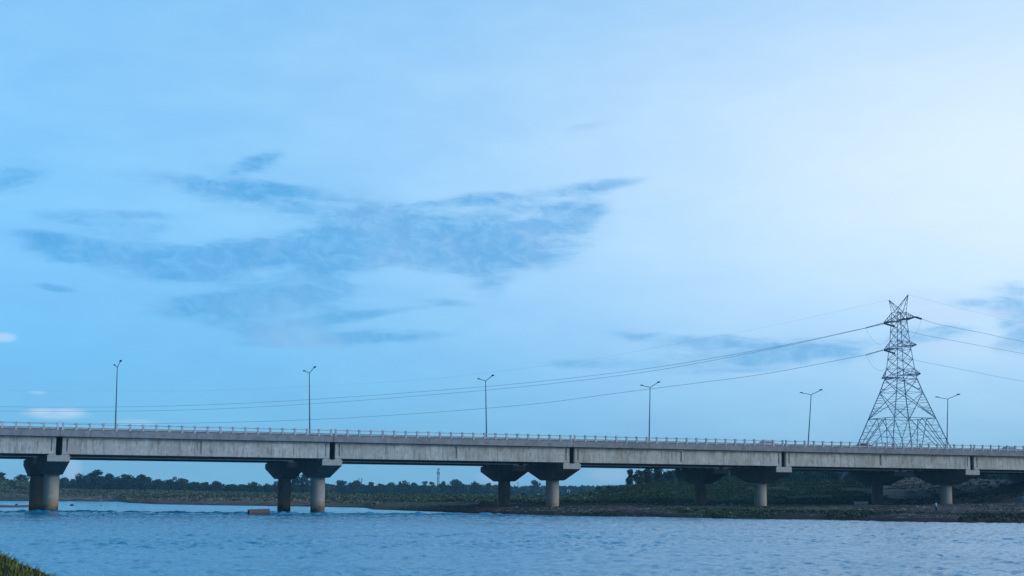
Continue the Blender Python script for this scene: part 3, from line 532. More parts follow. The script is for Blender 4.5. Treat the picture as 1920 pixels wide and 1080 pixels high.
# ------------------------------------------------------------------ street lamps
def lamp(xt, yt, xb, label):
    d = 15.57; s1, z1 = to_d(xt, yt, d); s0, _ = to_d(xb, 815, d); z0 = 12.0
    e = empty('street_lamp', (*bw(s0, d), z0), BA); tag(e, label, 'street lamp', 'twin-arm street lamps along the bridge')
    h = z1-z0; tx = s1-s0
    m_ = MB(); m_.tube((0, 0, 0), (tx*.45, 0, h*.45), .13, .10, 10); m_.tube((tx*.45, 0, h*.45), (tx, 0, h), .10, .065, 10); m_.build('pole', M['lampsteel'], e, True)
    m_ = MB(); m_.box(-.22, .22, -.22, .22, .0, .05); m_.build('base_plate', M['lampsteel'], e)
    for sg, rise in ((-1, .62), (1, .48)):
        a = MB(); a.path([(tx, 0, h-.06), (tx, sg*.5, h+rise*.18), (tx, sg*1.7, h+rise*.55), (tx, sg*2.9, h+rise)], .055, 6); ao = a.build('lamp_arm', M['lampsteel'], e)
        hd = MB(); y0, y1 = sg*2.75, sg*3.65; zz = h+rise
        hd.add([(tx-.1, y0, zz-.05), (tx+.1, y0, zz-.05), (tx+.1, y0, zz+.07), (tx-.1, y0, zz+.07), (tx-.19, (y0+y1)/2, zz-.07+.06), (tx+.19, (y0+y1)/2, zz-.01), (tx+.13, (y0+y1)/2, zz+.19), (tx-.13, (y0+y1)/2, zz+.19), (tx-.13, y1, zz+.06), (tx+.13, y1, zz+.06), (tx+.08, y1, zz+.17), (tx-.08, y1, zz+.17)],
            [(0,1,2,3),(11,10,9,8),(0,4,5,1),(1,5,6,2),(2,6,7,3),(3,7,4,0),(4,8,9,5),(5,9,10,6),(6,10,11,7),(7,11,8,4)])
        hd.build('lamp_head', M['lamphead'], ao)
for a in ((220,688,216,'leftmost twin-arm street lamp, above and right of the first pier'),(580,699,581,'twin-arm street lamp just left of the second pier joint'),(910.5,714,912.5,'twin-arm street lamp midway along the middle span, above the third pier rear cap'),
          (1219,726,1217,'upright twin-arm street lamp in the middle of the fourth span, crossed by the lowest cable'),(1521,740,1514.5,'tilting twin-arm street lamp left of the lattice pylon'),(1777,748,1774.5,'twin-arm street lamp at the right foot of the lattice pylon')): lamp(*a)
# ------------------------------------------------------------------ pylon
PY = 380.
pc = un(1692, 820, PY); pz0 = gz(pc[0], PY)-.2
def zy(y): return float(un(1690, y, PY)[2])-pz0
th = math.radians(-71); py = empty('electricity_pylon', (pc[0], PY, pz0), th); tag(py, 'tall blue-grey steel lattice pylon rising behind the bridge at the right', 'pylon')
LV = [(0, 11.1), (zy(830), 7.75), (zy(785), 5.85), (zy(736), 3.75), (zy(711), 2.85), (zy(692), 2.45), (zy(656), 1.95), (zy(640), 1.72), (zy(604), 1.42), (zy(586), 1.28)]
def hw(z): return float(np.interp(z, [l[0] for l in LV], [l[1] for l in LV]))
lean = (-.9, 0)
def nd(a, b_, z): return Vector((a, b_, z))
def cor(i, z): h = hw(z); return nd(h*(1, 1, -1, -1)[i], h*(1, -1, -1, 1)[i], z)
zs = [l[0] for l in LV]; ztop = zs[-1]
for i in range(4):
    g = MB()
    for a, b_ in zip(zs[:-1], zs[1:]): g.tube(cor(i, a), cor(i, b_), .125 if a < zs[4] else .085, None, 4)
    g.build('lattice_leg', M['steel'], py)
def lerp(a, b_, t): return a+(b_-a)*t
def xpanel(g, A0, A1, B0, B1, r, lace=0, rl=.045):          # A0-A1 one leg, B0-B1 the other
    g.tube(A0, B1, r, None, 4); g.tube(B0, A1, r, None, 4)
    if lace:
        X = (A0+B1+B0+A1)/4
        for P0, P1, D0, D1 in ((A0, A1, A0, B1), (A0, A1, B0, A1), (B0, B1, B0, A1), (B0, B1, A0, B1)):
            pass
        for (L0, L1) in ((A0, A1), (B0, B1)):
            for k in range(1, lace+1):
                t = k/(lace+1)
                q = lerp(L0, X, t*1.) if t < .5 else lerp(X, L1, t)
                g.tube(lerp(L0, L1, t*.5), lerp(L0, X, t), rl, None, 4); g.tube(lerp(L1, L0, t*.5), lerp(L1, X, t), rl, None, 4)
                g.tube(lerp(L0, L1, min(1, (k+.0)/(lace+1)*.5+.09)), lerp(L0, X, t), rl, None, 4)
for f in range(4):
    g = MB(); i, j = f, (f+1) % 4
    zb = zs[2]; Mb = (cor(i, zb)+cor(j, zb))/2
    g.tube(cor(i, zb), cor(j, zb), .10, None, 4)
    # lower portal: belt points to feet, laced to the leg
    for a, o_ in ((i, j), (j, i)):
        q = lerp(cor(a, zb), cor(o_, zb), .34); ft = cor(a, 0)
        g.tube(q, ft, .09, None, 4); g.tube(q, lerp(cor(o_, 0), cor(a, 0), .0)+Vector((0, 0, 0)), .085, None, 4)
        n = 9
        for k in range(1, n):
            t = k/n; P = lerp(cor(a, zb), ft, t); Q = lerp(q, ft, t); g.tube(P, Q, .045, None, 4)
            g.tube(lerp(cor(a, zb), ft, (k-1)/n), Q, .04, None, 4)
        for k in range(1, 5):
            t = k/9; g.tube(lerp(q, ft, t), lerp(q, cor(o_, 0), t*.8), .04, None, 4)
    xpanel(g, cor(i, zs[2]), cor(i, zs[3]), cor(j, zs[2]), cor(j, zs[3]), .085, 4, .042)
    xpanel(g, cor(i, zs[3]), cor(i, zs[4]), cor(j, zs[3]), cor(j, zs[4]), .075, 1)
    for k in range(4, 9):
        a, b_ = zs[k], zs[k+1]; n = 1 if (b_-a) < 2.6 else 2
        for q in range(n):
            z0, z1 = a+(b_-a)*q/n, a+(b_-a)*(q+1)/n; xpanel(g, cor(i, z0), cor(i, z1), cor(j, z0), cor(j, z1), .06)
            g.tube(cor(i, z1), cor(j, z1), .05, None, 4)
    g.tube(cor(i, zs[4]), cor(j, zs[4]), .09, None, 4); g.tube(cor(i, zs[3]), cor(j, zs[3]), .05, None, 4)
    g.build('lattice_bracing', M['steel'], py)
def arm(zl, zu, L, sg, r=.085):
    g = MB(); tip = nd(sg*L, 0, zl+.1); hl, hu = hw(zl), hw(zu)
    Ls = [nd(sg*hl, s*hl, zl) for s in (1, -1)]; Us = [nd(sg*hu, s*hu, zu) for s in (1, -1)]
    for P in Ls: g.tube(P, tip, r*1.2, None, 4)
    for P in Us: g.tube(P, tip, r*.9, None, 4)
    n = 4
    for k in range(1, n):
        t = k/n; t0 = (k-1)/n
        for s in (0, 1): g.tube(lerp(Ls[s], tip, t), lerp(Us[s], tip, t), .045, None, 4); g.tube(lerp(Ls[s], tip, t0), lerp(Us[s], tip, t), .045, None, 4)
        g.tube(lerp(Ls[0], tip, t), lerp(Ls[1], tip, t), .05, None, 4); g.tube(lerp(Ls[0], tip, t0), lerp(Ls[1], tip, t), .05, None, 4)
    g.tube(Ls[0], Ls[1], .07, None, 4); g.build('cross_arm', M['steel'], py); return tip
T = {}
for nm, zl, zu, L in (('a', zy(601), zs[9], 7.1), ('b', zy(652), zs[7], 7.3), ('c', zy(706), zs[5], 8.6)):
    for sg in (-1, 1): T[nm, sg] = arm(zl, zu, L, sg)
for sg, ex in ((-1, 0), (1, .5)):
    g = MB(); tip = nd(sg*4.3, 0, zy(558.5)+ex*.6); h = hw(ztop)
    for s in (1, -1):
        g.tube(nd(sg*h, s*h, ztop), tip, .06, None, 4); g.tube(nd(-sg*h*.3, s*h, ztop), tip, .075, None, 4)
        for k in (1, 2, 3): t = k/4; g.tube(lerp(nd(sg*h, s*h, ztop), tip, t), lerp(nd(-sg*h*.3, s*h, ztop), tip, t-.12), .04, None, 4)
    g.tube(nd(h, 0, ztop), nd(-h, 0, ztop), .06, None, 4); g.build('earth_wire_peak', M['steel'], py); T['p', sg] = tip
bpy.context.view_layer.update()
Rz = Matrix.Rotation(th, 4, 'Z'); org = Vector((pc[0], PY, pz0))
def world(p_): return org+Rz@p_
inv = Rz.inverted()
def strain(tip_l, tgt_w, ln):            # insulator string from an arm tip toward the cable's next point
    a = world(tip_l); d = (Vector([float(c) for c in tgt_w])-a).normalized(); b_ = a+d*ln
    la, lb = inv@(a-org), inv@(b_-org); g = MB(); n = 14
    g.tube(la, lb, .06, None, 6)
    for k in range(n):
        q = lerp(la, lb, (k+.9)/(n+1)); q2 = lerp(la, lb, (k+1.25)/(n+1)); g.tube(q, q2, .25, .14, 8)
    g.build('insulator_string', M['insul'], py); return b_
def cable(name, pts, r, label, group):
    P = [np.array([float(c) for c in q]) for q in pts]
    # dense Catmull-Rom through surveyed points
    out = []
    Q = [2*P[0]-P[1]]+P+[2*P[-1]-P[-2]]
    for i in range(1, len(Q)-2):
        for t in np.linspace(0, 1, 14, endpoint=False):
            out.append(.5*((2*Q[i])+(-Q[i-1]+Q[i+1])*t+(2*Q[i-1]-5*Q[i]+4*Q[i+1]-Q[i+2])*t*t+(-Q[i-1]+3*Q[i]-3*Q[i+1]+Q[i+2])*t**3))
    out.append(P[-1]); m_ = MB(); m_.path(out, r, 5); return tag(m_.build(name, M['cable']), label, 'cable', group)
def dep(x, x0=1657., y0=380., y1=640.): return y0+(y1-y0)*(x0-x)/1657.   # depth along the left-hand span
gc = 'power cables strung from the pylon'
def left(tip, px_pts, y0, r, label, ins=True):
    D = [un(x, y, dep(x, px_pts[0][0]+30, y0, 640)) for x, y in px_pts]
    st = strain(tip, D[0], 4.6) if ins else world(tip)
    return cable('power_cable', [st]+D[1:] if ins else [st]+D, r, label, gc), st
_, sA = left(T['a', -1], [(1600,621),(1440,653),(1220,690),(1000,716.5),(800,733.5),(600,748),(400,758.5),(213,763),(0,762.5),(-250,756),(-700,728)], 384, .042, 'upper of the two close cables running left from the pylon top')
_, sB = left(T['a', 1], [(1640,611),(1600,620.5),(1440,655.5),(1220,696),(1000,723),(800,741),(600,756),(400,767),(213,771),(0,770.5),(-250,764),(-700,738)], 376, .042, 'lower of the two close cables running left from the pylon top')
_, sC = left(T['b', -1], [(1600,672),(1440,700),(1311,717.5),(1150,738),(1000,757.5),(800,774),(600,786),(400,792.5),(250,794),(100,792.5),(0,790),(-300,775),(-700,745)], 384, .046, 'single cable running left from the pylon middle arm, lowest of the left ones')
left(T['p', -1], [(1600,577),(1431,614),(1250,648),(1100,675),(930,697),(800,711),(600,723.5),(400,732),(213,733),(0,731),(-300,722),(-700,700)], 384, .012, 'hair-thin earth wire running left from the left pylon horn', False)
def right(tip, pts, r, label, ins=True):
    D = [un(x, y, Y) for x, y, Y in pts]; st = strain(tip, D[0], 4.6) if ins else world(tip)
    return cable('power_cable', [st]+D, r, label, gc), st
_, sD = right(T['a', 1], [(1760,608,388),(1840,624,410),(1920,640.5,440),(2100,672,500),(2500,720,620)], .045, 'upper cable running right from the pylon top arm')
_, sE = right(T['a', -1], [(1720,625.5,395),(1800,641,415),(1920,663,445),(2100,692,500),(2500,735,620)], .04, 'middle cable running right, starting at the far side of the pylon top arm')
_, sF = right(T['b', -1], [(1720,676,395),(1800,692,415),(1920,715,445),(2100,742,500),(2500,780,620)], .032, 'lowest cable running right from the pylon middle arm')
right(T['p', 1], [(1780,573,395),(1860,592,420),(1930,607,445),(2300,660,560)], .014, 'hair-thin earth wire running right from the right pylon horn', False)
for a, b_, drop in ((sA, sE, 4.4), (sB, sD, 4.4), (sC, sF, 4.2)):
    la, lb = inv@(a-org), inv@(b_-org); g = MB(); g.path([lerp(la, lb, t)-Vector((0, 0, drop*4*t*(1-t)*1.))+Vector((0, 0, 0)) for t in np.linspace(0, 1, 15)], .022, 5); g.build('jumper_cable', M['cable'], py)
# ------------------------------------------------------------------ far structures
def mast(x, top, Y, hw_, label, dish=True, cat='mast', name='telecom_mast'):
    a = un(x, top, Y); z0 = gz(a[0], Y); h = a[2]-z0; e = empty(name, (a[0], Y, z0)); tag(e, label, cat)
    g = MB(); n = 10
    for i in range(4):
        sx_, sy_ = (1, 1, -1, -1)[i], (1, -1, -1, 1)[i]; g.tube((sx_*hw_, sy_*hw_, 0), (sx_*hw_*.45, sy_*hw_*.45, h), .2, None, 4)
        sx2, sy2 = (1, 1, -1, -1)[(i+1) % 4], (1, -1, -1, 1)[(i+1) % 4]
        for k in range(n):
            w0 = hw_*(1-.55*k/n); w1 = hw_*(1-.55*(k+1)/n); g.tube((sx_*w0, sy_*w0, h*k/n), (sx2*w1, sy2*w1, h*(k+1)/n), .12, None, 4); g.tube((sx2*w0, sy2*w0, h*k/n), (sx_*w1, sy_*w1, h*(k+1)/n), .12, None, 4)
    g.build('lattice_tower', M['steel'], e)
    if dish:
        for zz, ox in ((h*.78, 1.3), (h*.80, -1.3), (h*.93, .8)): q = MB(); q.box(ox*.7-.2, ox*.7+.2, -.2, .2, zz, zz+1.5); q.build('antenna_panel', M['lampsteel'], e)
    return e
mast(822, 878, 1100, .9, 'distant lattice telecom mast with antennas above the hazy wood')
for x, l in ((673, 'left one of two thin twin masts above the hazy wood'), (678.5, 'right one of two thin twin masts above the hazy wood')):
    a = un(x, 896, 1400); z0 = gz(a[0], 1400); e = empty('telecom_mast', (a[0], 1400, z0)); tag(e, l, 'mast', 'twin thin masts'); g = MB(); g.tube((0, 0, 0), (0, 0, a[2]-z0), .55, .3, 6); g.build('pole', M['steel'], e); g = MB(); [g.tube((-.8, 0, a[2]-z0-k), (.8, 0, a[2]-z0-k), .12, None, 4) for k in (1, 3)]; g.build('crossbar', M['steel'], e)
a = un(971, 903, 1300); z0 = gz(a[0], 1300); e = empty('telecom_mast', (a[0], 1300, z0)); tag(e, 'single thin mast between the columns of the third pier', 'mast'); g = MB(); g.tube((0, 0, 0), (0, 0, a[2]-z0), .35, .2, 6); g.build('pole', M['steel'], e); g = MB(); g.tube((-1.2, 0, a[2]-z0-1.5), (1.2, 0, a[2]-z0-1.5), .15, None, 4); g.build('crossbar', M['steel'], e)
a = un(328, 893.5, 1100); z0 = gz(a[0], 1100); h = a[2]-z0; e = empty('water_tower', (a[0], 1100, z0)); tag(e, 'tiny hazy water tower above the far left trees', 'water tower')
g = MB(); g.lathe([(1.2, h-2.6), (1.6, h-2.2), (1.6, h-.8), (.9, h-.1), (.2, h)], 16); g.build('tank', M['lampsteel'], e, True); g = MB(); [g.tube((sx_*1.3, sy_*1.3, 0), (sx_, sy_, h-2.4), .2, None, 5) for sx_ in (1, -1) for sy_ in (1, -1)]; g.build('support_frame', M['lampsteel'], e)
def block(x0, x1, top, Y, label, floors, deep=14):
    a, c = un(x0, top, Y), un(x1, top, Y); z0 = gz(a[0], Y)-1; e = empty('apartment_building', ((a[0]+c[0])/2, Y, z0)); tag(e, label, 'building'); W_ = (c[0]-a[0])/2; H_ = a[2]-z0
    g = MB(); g.box(-W_, W_, 0, deep, 0, H_); g.build('wall', M['white'], e); g = MB(); g.box(-W_-.4, W_+.4, -.4, deep+.4, H_+.01, H_+.5); g.build('roof', M['wash'], e)
    fh = 3.1
    for fl in range(floors):
        for k in range(int(W_*2/3.2)):
            g = MB(); xx = -W_+1+k*3.2; zt = H_-.9-fl*fh; g.box(xx, xx+1.5, -.06, -.01, zt-1.3, zt); g.build('window', M['glass'], e)
block(868, 884, 909.5, 1300, 'pale building block left of the tree, far behind the third pier', 3); block(884.5, 899, 906.5, 1320, 'bright white building top far behind the third pier, highest of the three', 3); block(900, 916, 909, 1290, 'pale long building right of the bright white one, by the third pier', 3)
def hut(x, y, wpx, hpx, Y, label):
    a = un(x, y, Y); z0 = a[2]-hpx*Y/FPX; w_ = wpx*Y/FPX/2; h = hpx*Y/FPX; e = empty('hut', (a[0], Y, z0)); tag(e, label, 'hut')
    g = MB(); g.box(-w_, w_, 0, w_*1.6, -1, h*.75); g.build('wall', M['white'], e); g = MB(); g.add([(-w_*1.1, -.3, h*.75), (w_*1.1, -.3, h*.75), (w_*1.1, w_*1.6, h*.75), (-w_*1.1, w_*1.6, h*.75), (-w_*1.1, w_*.7, h), (w_*1.1, w_*.7, h)], [(0,1,5,4), (2,3,4,5), (0,4,3), (1,2,5), (3,2,1,0)]); g.build('roof', M['wash'], e)
    g = MB(); g.box(-.5, .5, -.05, -.005, -.9, h*.5); g.build('door', M['glass'], e)
hut(733, 925.5, 6, 3.5, 700, 'tiny white hut at the foot of the hazy wood right of the second pier'); hut(1010, 926, 4, 2.5, 900, 'tiny white hut left of the front column of the third pier'); hut(1066, 918, 5, 2.5, 1100, 'tiny white hut right of the front column of the third pier')
# ------------------------------------------------------------------ things in and by the water
def rock_me(name, m, seed, sub=2, sq=(1, .8, .6)):
    r = np.random.default_rng(seed); bm_v, bm_f = [], []
    import bmesh
    bm = bmesh.new(); bmesh.ops.create_icosphere(bm, subdivisions=sub, radius=.5)
    for v in bm.verts:
        c = np.array(v.co); n = .16*math.sin(c[0]*7+seed)+.12*math.sin(c[1]*9+seed*2)+.1*math.sin(c[2]*11+seed*3)+r.uniform(-.04, .04); v.co = v.co*(1+n); v.co.x *= sq[0]; v.co.y *= sq[1]; v.co.z *= sq[2]
    d = bpy.data.meshes.new(name); bm.to_mesh(d); bm.free(); d.materials.append(m); return d
RK = [rock_me('rock', M['rock'], s, sq=(1, .8, .5)) for s in (1, 2, 3)]; RP = [rock_me('stone', M['pale'], s, sq=(1, .8, .45)) for s in (4, 5, 6)]
def rock(x, y, wpx, label, group=None, pale=False, hfac=1., z=None):
    v = ray(x, y)
    if z is None:
        Y = 200.
        for it in range(60):       # march along the sight line to the ground
            Y_ = 150+it*6; P = np.array([0, 0, CH])+v*(Y_/v[1])
            if gz(P[0], Y_) > P[2]: Y = Y_; break
        P = np.array([0, 0, CH])+v*(Y/v[1]); P[2] = gz(P[0], P[1])
    else: P = np.array([0, 0, CH])+v*((z-CH)/v[2])
    o = link('pale_stone' if pale else 'river_rock', random.choice(RP if pale else RK), None, P); s = wpx*P[1]/FPX; o.scale = (s, s, s*hfac); o.rotation_euler = (0, 0, random.uniform(0, 3))
    return tag(o, label, 'stone' if pale else 'rock', group)
rock(135, 948.5, 11, 'dark rock standing in the water right of the first pier', z=0); rock(190, 948.5, 5, 'small dark rock in the water well right of the first pier', z=0); rock(222, 949, 4, 'smallest dark rock in the left water', z=0)
rock(31, 947.5, 8, 'dark rock on the mud bar at the left edge', z=.25, hfac=1.2); rock(12, 948, 5, 'small dark rock on the mud bar close to the left edge', z=.25)
rock(22, 947.5, 4, 'white stone beside the dark rock on the left mud bar', pale=True, z=.25); rock(13, 963, 12, 'flat half-sunk rock in the water at lower left of the first pier', z=-.05, hfac=.6)
rock(189, 938, 5, 'white stone on the far left shoreline', pale=True, z=.5); rock(398, 936, 6, 'pale stone on the far bank between first and second piers', pale=True, hfac=1.2, z=1.2); rock(428, 939, 5, 'small pink stone on the far bank between first and second piers', pale=True, z=1)
gp = 'pale stones and rubbish on the right foreshore'
for x, y, wd, l in ((1047,956,9,'white stone at the foot of the third pier front column'),(969,951,6,'pale stone between the columns of the third pier'),(979,962,5,'small pale stone at the waterline below the third pier'),(1003,961,5,'pale pebble at the waterline, left of the third pier front column'),
  (1356,947,12,'long pale slab left of the fourth pier front column'),(1371,948,12,'second long pale slab nearest to the fourth pier front column'),(1215,955,7,'pale stone on the grass left of the fourth pier rear column'),(1263,958,8,'pale stone below the fourth pier rear column'),
  (1288,956,11,'pale rubble lump right below the fourth pier rear column'),(1297,958,7,'small pale rubble piece beside the lump under the rear column'),(1425,966,7,'flat grey slab by the waterline under the fourth pier'),(1432,971,7,'low pale slab at the waterline under the fourth pier'),
  (1457,950,6,'small pale stone right of the fourth pier front column'),(1611,957,10,'pale heap below the whitewashed block'),(1634,958,9,'thin pale slab right below the whitewashed block'),(1638,962,9,'lower thin pale slab below the whitewashed block'),(1650,961,8,'yellowish slab left of the pale pile on the right foreshore'),
  (1693,957,11,'white pile on the grass midway between whitewashed block and person'),(1684,959,5,'small yellow-white stone left of the white pile'),(1709,955,5,'small white stone right of the white pile'),(1719,951,9,'pale flat stone left of the person'),(1733,953,8,'pale flat stone nearest the person'),(1857,948,8,'pale flat stone on the right track'),(1917,958,8,'pale stone at the right edge'),
  (1129,955,5,'pale pebble right of the third pier'),(1106,961,5,'pale pebble near the waterline right of the third pier'),(1085,957,4,'tiny pale pebble just right of the third pier')): rock(x, y, wd, l, gp, True)
# mud bar
def mud(name, x0, x1, y, hgt, depth, label):
    P0 = np.array([0, 0, CH])+ray(x0, y)*((0-CH)/ray(x0, y)[2]); P1 = np.array([0, 0, CH])+ray(x1, y)*((0-CH)/ray(x1, y)[2])
    n, m_ = 60, 14; vs = []
    for j in range(m_):
        for i in range(n):
            s, t = i/(n-1), j/(m_-1); q = P0+(P1-P0)*s; e = math.sin(math.pi*t)**.6*min(1, 5*s*1.2, 5*(1-s)); vs.append((q[0], q[1]+depth*t, -.2+(hgt+.2)*e*(1+.5*float(fbm(np.array([q[0]/1.5]), np.array([t*6.]), 81)[0]))))
    g = MB(); g.add(vs, [(j*n+i, j*n+i+1, (j+1)*n+i+1, (j+1)*n+i) for j in range(m_-1) for i in range(n-1)]); return tag(g.build(name, M['mud'], None, True), label, 'mud bar', kind='structure')
mud('mud_bar', -120, 62, 951.5, .38, 14, 'red-brown mud bar in the water at the left edge')
# dark earth heap by the third pier rear column, and one on the meadow
def heap(x, ybase, wpx, hpx, Y, label, m=None):
    a = un(x, ybase, Y); w_ = wpx*Y/FPX/2; h = hpx*Y/FPX; vs = []; n, m_ = 26, 12
    for j in range(m_):
        for i in range(n):
            u_, v_ = i/(n-1)*2-1, j/(m_-1)*2-1; e = max(0, 1-abs(u_)**2.6)*max(0, 1-abs(v_)**2); vs.append((u_*w_, v_*w_*.35, h*e*(1+.7*float(fbm(np.array([u_*4.]), np.array([v_*3.]), int(x))[0]))-.25))
    g = MB(); g.add(vs, [(j*n+i, j*n+i+1, (j+1)*n+i+1, (j+1)*n+i) for j in range(m_-1) for i in range(n-1)]); o = g.build('earth_heap', m or M['rock'], None, True); o.location = (a[0], Y, gz(a[0], Y)); tag(o, label, 'heap')
heap(915, 950, 50, 13, 262, 'dark earth heap around the foot of the third pier rear column'); heap(849, 941, 28, 6, 380, 'low dark heap on the meadow left of the third pier')
# broken concrete pipe
vp = ray(485, 965.5); pp = np.array([0, 0, CH])+vp*((-.02-CH)/vp[2]); e = empty('concrete_pipe', pp, math.radians(27)); tag(e, 'short broken brown concrete pipe lying in the water left of the second pier', 'pipe')
g = MB(); n = 28; L_, R0, R1 = 1.4, .40, .32; vs = []
for k, (x_, r_) in enumerate(((-L_, R0), (L_, R0*1.02), (L_, R1), (-L_, R1))):
    for i in range(n): t = 2*math.pi*i/n; jag = .06*math.sin(5*t+k) if x_ > 0 else .03*math.sin(7*t); vs.append((x_+jag, r_*math.cos(t), r_*math.sin(t)+.36+(.035*x_)))
g.add(vs, [(k*n+i, k*n+(i+1) % n, ((k+1) % 4)*n+(i+1) % n, ((k+1) % 4)*n+i) for k in (0, 1, 3) for i in range(n)]); g.build('pipe_shell', M['pipe'], e, True)
g = MB(); g.add([(x_, .335*math.cos(2*math.pi*i/n), .335*math.sin(2*math.pi*i/n)+.36+.035*x_) for x_ in (-L_+.02, L_-.05) for i in range(n)], [(i, n+i, n+(i+1) % n, (i+1) % n) for i in range(n)]+[tuple(range(n, 2*n))]); g.build('pipe_lining', M['pipein'], e, True)
# whitewashed block
a = un(1615.5, 951, 300); z0 = gz(a[0], 300)-.1; zt = un(1615, 940.3, 300)[2]; e = empty('low_wall_block', (a[0], 300, z0), .05); tag(e, 'pale blue-white whitewashed block left of the fifth pier rear column', 'wall block')
g = MB(); g.box(-1.28, 1.28, 0, .7, 0, zt-z0-.1); g.build('wall', M['wash'], e); g = MB(); g.box(-1.33, 1.33, -.05, .75, zt-z0-.098, zt-z0); g.build('coping', M['white'], e)
# tarpaulin shelter at the right edge
a = un(1927, 947, 262); z0 = gz(a[0], 262)-.05; e = empty('tarpaulin_shelter', (a[0], 262, z0), .1); tag(e, 'dark blue-grey tarpaulin shelter at the right edge of the bank', 'shelter')
g = MB(); g.add([(-1.3, 0, .1), (1.6, 0, .1), (1.4, 0, .95), (-.9, 0, .8), (-1.3, 2, .1), (1.6, 2, .1), (1.4, 2, .95), (-.9, 2, .8), (0, 1, 1.15)], [(0,1,2,3), (5,4,7,6), (4,0,3,7), (1,5,6,2), (3,2,8), (2,6,8), (6,7,8), (7,3,8)]); g.build('cover', M['tarp'], e)
g = MB(); [g.tube((x_, y_, -.1), (x_, y_, .85), .04, None, 6) for x_, y_ in ((-.95, -.06), (1.45, -.06))]; g.build('pole', M['bark'], e)
# ------------------------------------------------------------------ cars on the nearer bridge
def car(s, d, paint, label, L=4.0, H=1.5, face=1):
    e = empty('car', (*bw(s, d), 11.2), BA+(0 if face > 0 else math.pi)); tag(e, label, 'car', 'cars crossing the bridge')
    prof = [(-L/2, .35), (-L/2, .80), (-L/2+.12, .95), (-L*.30, 1.0), (-L*.19, H-.04), (L*.06, H), (L*.14, H-.05), (L*.26, 1.0), (L/2-.25, .88), (L/2, .70), (L/2, .33)]
    wl = [.80 if z <= 1.01 else .62 for _, z in prof]; n = len(prof); g = MB()
    g.add([(x_, -w_, z) for (x_, z), w_ in zip(prof, wl)]+[(x_, w_, z) for (x_, z), w_ in zip(prof, wl)], [tuple(range(n)), tuple(range(n, 2*n))[::-1]]+[((i+1) % n, i, i+n, (i+1) % n+n) for i in range(n)]); g.build('body', paint, e)
    for sg in (-1, 1):
        for x0, x1, x2, x3 in ((-L*.26, -.05*L, -.05*L, -L*.18), (-.03*L, L*.20, L*.12, -.03*L)):
            q = MB(); y0, y1 = sg*.805, sg*.655; q.add([(x0, y0, 1.03), (x1, y0, 1.03), (x2, y1, H-.14), (x3, y1, H-.14), (x0, y0*.93, 1.03), (x1, y0*.93, 1.03), (x2, y1*.93, H-.14), (x3, y1*.93, H-.14)], [(0,1,2,3), (7,6,5,4), (0,4,5,1), (2,6,7,3), (1,5,6,2), (3,7,4,0)]); q.build('window', M['glass'], e)
        for x_ in (-L*.31, L*.32):
            q = MB(); q.tube((x_, sg*.62, .3), (x_, sg*.82, .3), .3, None, 18); wh = q.build('wheel', M['tyre'], e, True); q = MB(); q.tube((x_, sg*.80, .3), (x_, sg*.83, .3), .17, None, 14); q.build('rim', M['carw'], wh)
        q = MB(); q.box(-L/2-.02, -L/2+.06, sg*.62-.14, sg*.62+.14, .62, .84); q.build('tail_light', M['red'], e); q = MB(); q.box(L/2-.12, L/2+.01, sg*.58-.16, sg*.58+.16, .55, .72); q.build('headlight', M['lens'], e)
    q = MB(); q.add([(L*.145, -.56, H-.12), (L*.145, .56, H-.12), (L*.262, .68, 1.03), (L*.262, -.68, 1.03)], [(0, 3, 2, 1)]); q.build('windscreen', M['glass'], e)
car(119.2, 4.2, M['carw'], 'pale car roof above the rail just left of the fourth pier joint', face=-1)
car(139.8, 4.6, M['card'], 'dark car on the bridge between the tilting lamp and the pylon', H=1.36)
car(172.2, 4.4, M['carb'], 'pale blue car on the bridge near the right edge with red tail lights', H=1.42, face=-1)
# ------------------------------------------------------------------ person
def skin_obj(name, verts, edges, radii, m, parent, sub=2):
    d = bpy.data.meshes.new(name); d.from_pydata(verts, edges, []); d.materials.append(m); o = link(name, d, parent)
    s = o.modifiers.new('skin', 'SKIN'); s.use_smooth_shade = True
    for i, r in enumerate(radii): d.skin_vertices[0].data[i].radius = (r, r*.85) if isinstance(r, float) else r
    d.skin_vertices[0].data[0].use_root = True
    q = o.modifiers.new('sub', 'SUBSURF'); q.levels = q.render_levels = sub; return o
v = ray(1755.5, 959.2); Yp = 206.
for it in range(200):
    Y_ = 180+it*.5; P = np.array([0, 0, CH])+v*(Y_/v[1])
    if gz(P[0], Y_) > P[2]-.02: Yp = Y_; break
Pp = un(1755.5, 959.2, Yp); ps = (959.2-940.8)*Yp/FPX/1.68
e = empty('person', (Pp[0], Yp, gz(Pp[0], Yp)-.02), .5, ps); tag(e, 'person in a light blue shirt and dark trousers standing by the fifth pier', 'person')
bv = [(0, 0, .92), (0, 0, 1.12), (0, .01, 1.32), (0, .01, 1.44), (0, -.01, 1.52), (0, -.02, 1.60), (0, -.02, 1.66),
      (.19, 0, 1.38), (.25, .02, 1.12), (.22, .16, .92), (.21, .2, .85), (-.19, 0, 1.38), (-.26, .0, 1.12), (-.27, .05, .88), (-.27, .06, .80),
      (.10, 0, .86), (.11, .03, .48), (.11, -.03, .09), (.11, .10, .03), (-.10, 0, .86), (-.12, -.02, .48), (-.13, -.08, .09), (-.14, .06, .03)]
be = [(0, 1), (1, 2), (2, 3), (3, 4), (4, 5), (5, 6), (2, 7), (7, 8), (8, 9), (9, 10), (2, 11), (11, 12), (12, 13), (13, 14), (0, 15), (15, 16), (16, 17), (17, 18), (0, 19), (19, 20), (20, 21), (21, 22)]
br = [.13, .12, .13, .055, .075, .095, .07, .06, .045, .033, .035, .06, .045, .033, .035, .085, .06, .04, .035, .085, .06, .04, .035]
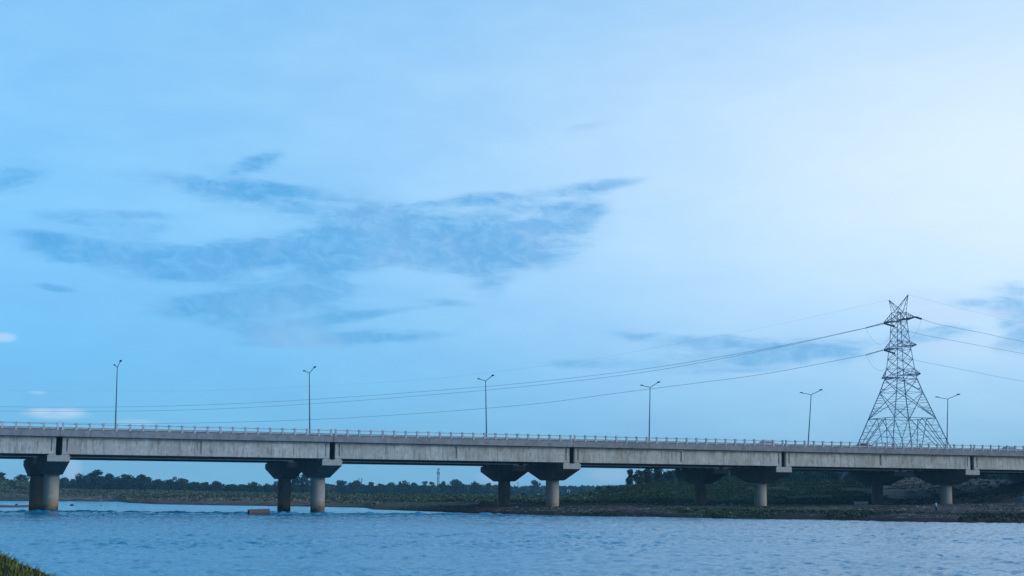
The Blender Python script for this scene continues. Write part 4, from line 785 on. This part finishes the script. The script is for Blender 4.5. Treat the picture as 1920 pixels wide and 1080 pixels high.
for hi in (10, 14):                     # four fingers and a thumb grow from each hand
    hx, hy, hz = bv[hi]
    for f_, (fl, fx) in enumerate(((.075, -.028), (.085, -.010), (.080, .010), (.062, .027))):
        k = len(bv); bv += [(hx+fx, hy+.01, hz-.045), (hx+fx*1.1, hy+.025, hz-.045-fl*.55), (hx+fx*1.1, hy+.048, hz-.045-fl)]; be += [(hi, k), (k, k+1), (k+1, k+2)]; br += [.010, .009, .008]
    k = len(bv); sg = -1 if hx > 0 else 1; bv += [(hx+sg*.035, hy+.02, hz-.01), (hx+sg*.05, hy+.035, hz-.05)]; be += [(hi, k), (k, k+1)]; br += [.012, .009]
body = skin_obj('body', bv, be, br, M['skin'], e)
skin_obj('shirt', [(0, 0, .80), (0, 0, .95), (0, 0, 1.15), (0, .01, 1.34), (.16, 0, 1.385), (.235, .01, 1.18), (-.16, 0, 1.385), (-.24, .0, 1.18)], [(0, 1), (1, 2), (2, 3), (3, 4), (4, 5), (3, 6), (6, 7)], [.20, .175, .165, .155, .085, .07, .085, .07], M['shirt'], e)
skin_obj('trousers', [(0, 0, .88), (.10, 0, .80), (.115, .03, .48), (.115, -.03, .10), (-.10, 0, .80), (-.125, -.02, .48), (-.135, -.08, .10)], [(0, 1), (1, 2), (2, 3), (0, 4), (4, 5), (5, 6)], [.15, .115, .085, .065, .115, .085, .065], M['trouser'], e)
skin_obj('hair', [(0, -.035, 1.56), (0, -.03, 1.64), (0, -.02, 1.70)], [(0, 1), (1, 2)], [.075, .105, .06], M['hair'], e)
# ------------------------------------------------------------------ air
m = bpy.data.materials.new('river_haze'); m.use_nodes = True; t = m.node_tree; t.nodes.remove(t.nodes['Principled BSDF']); pv = t.nodes.new('ShaderNodeVolumePrincipled')
pv.inputs['Color'].default_value = (.30, .72, 1., 1); pv.inputs['Density'].default_value = .00020; pv.inputs['Anisotropy'].default_value = 0.
t.links.new(pv.outputs[0], t.nodes['Material Output'].inputs['Volume'])
g = MB(); g.box(-2100, 3000, -40, 2150, -3.2, 62); tag(g.build('haze', m), 'thin blue haze over the river valley', 'haze', kind='stuff')
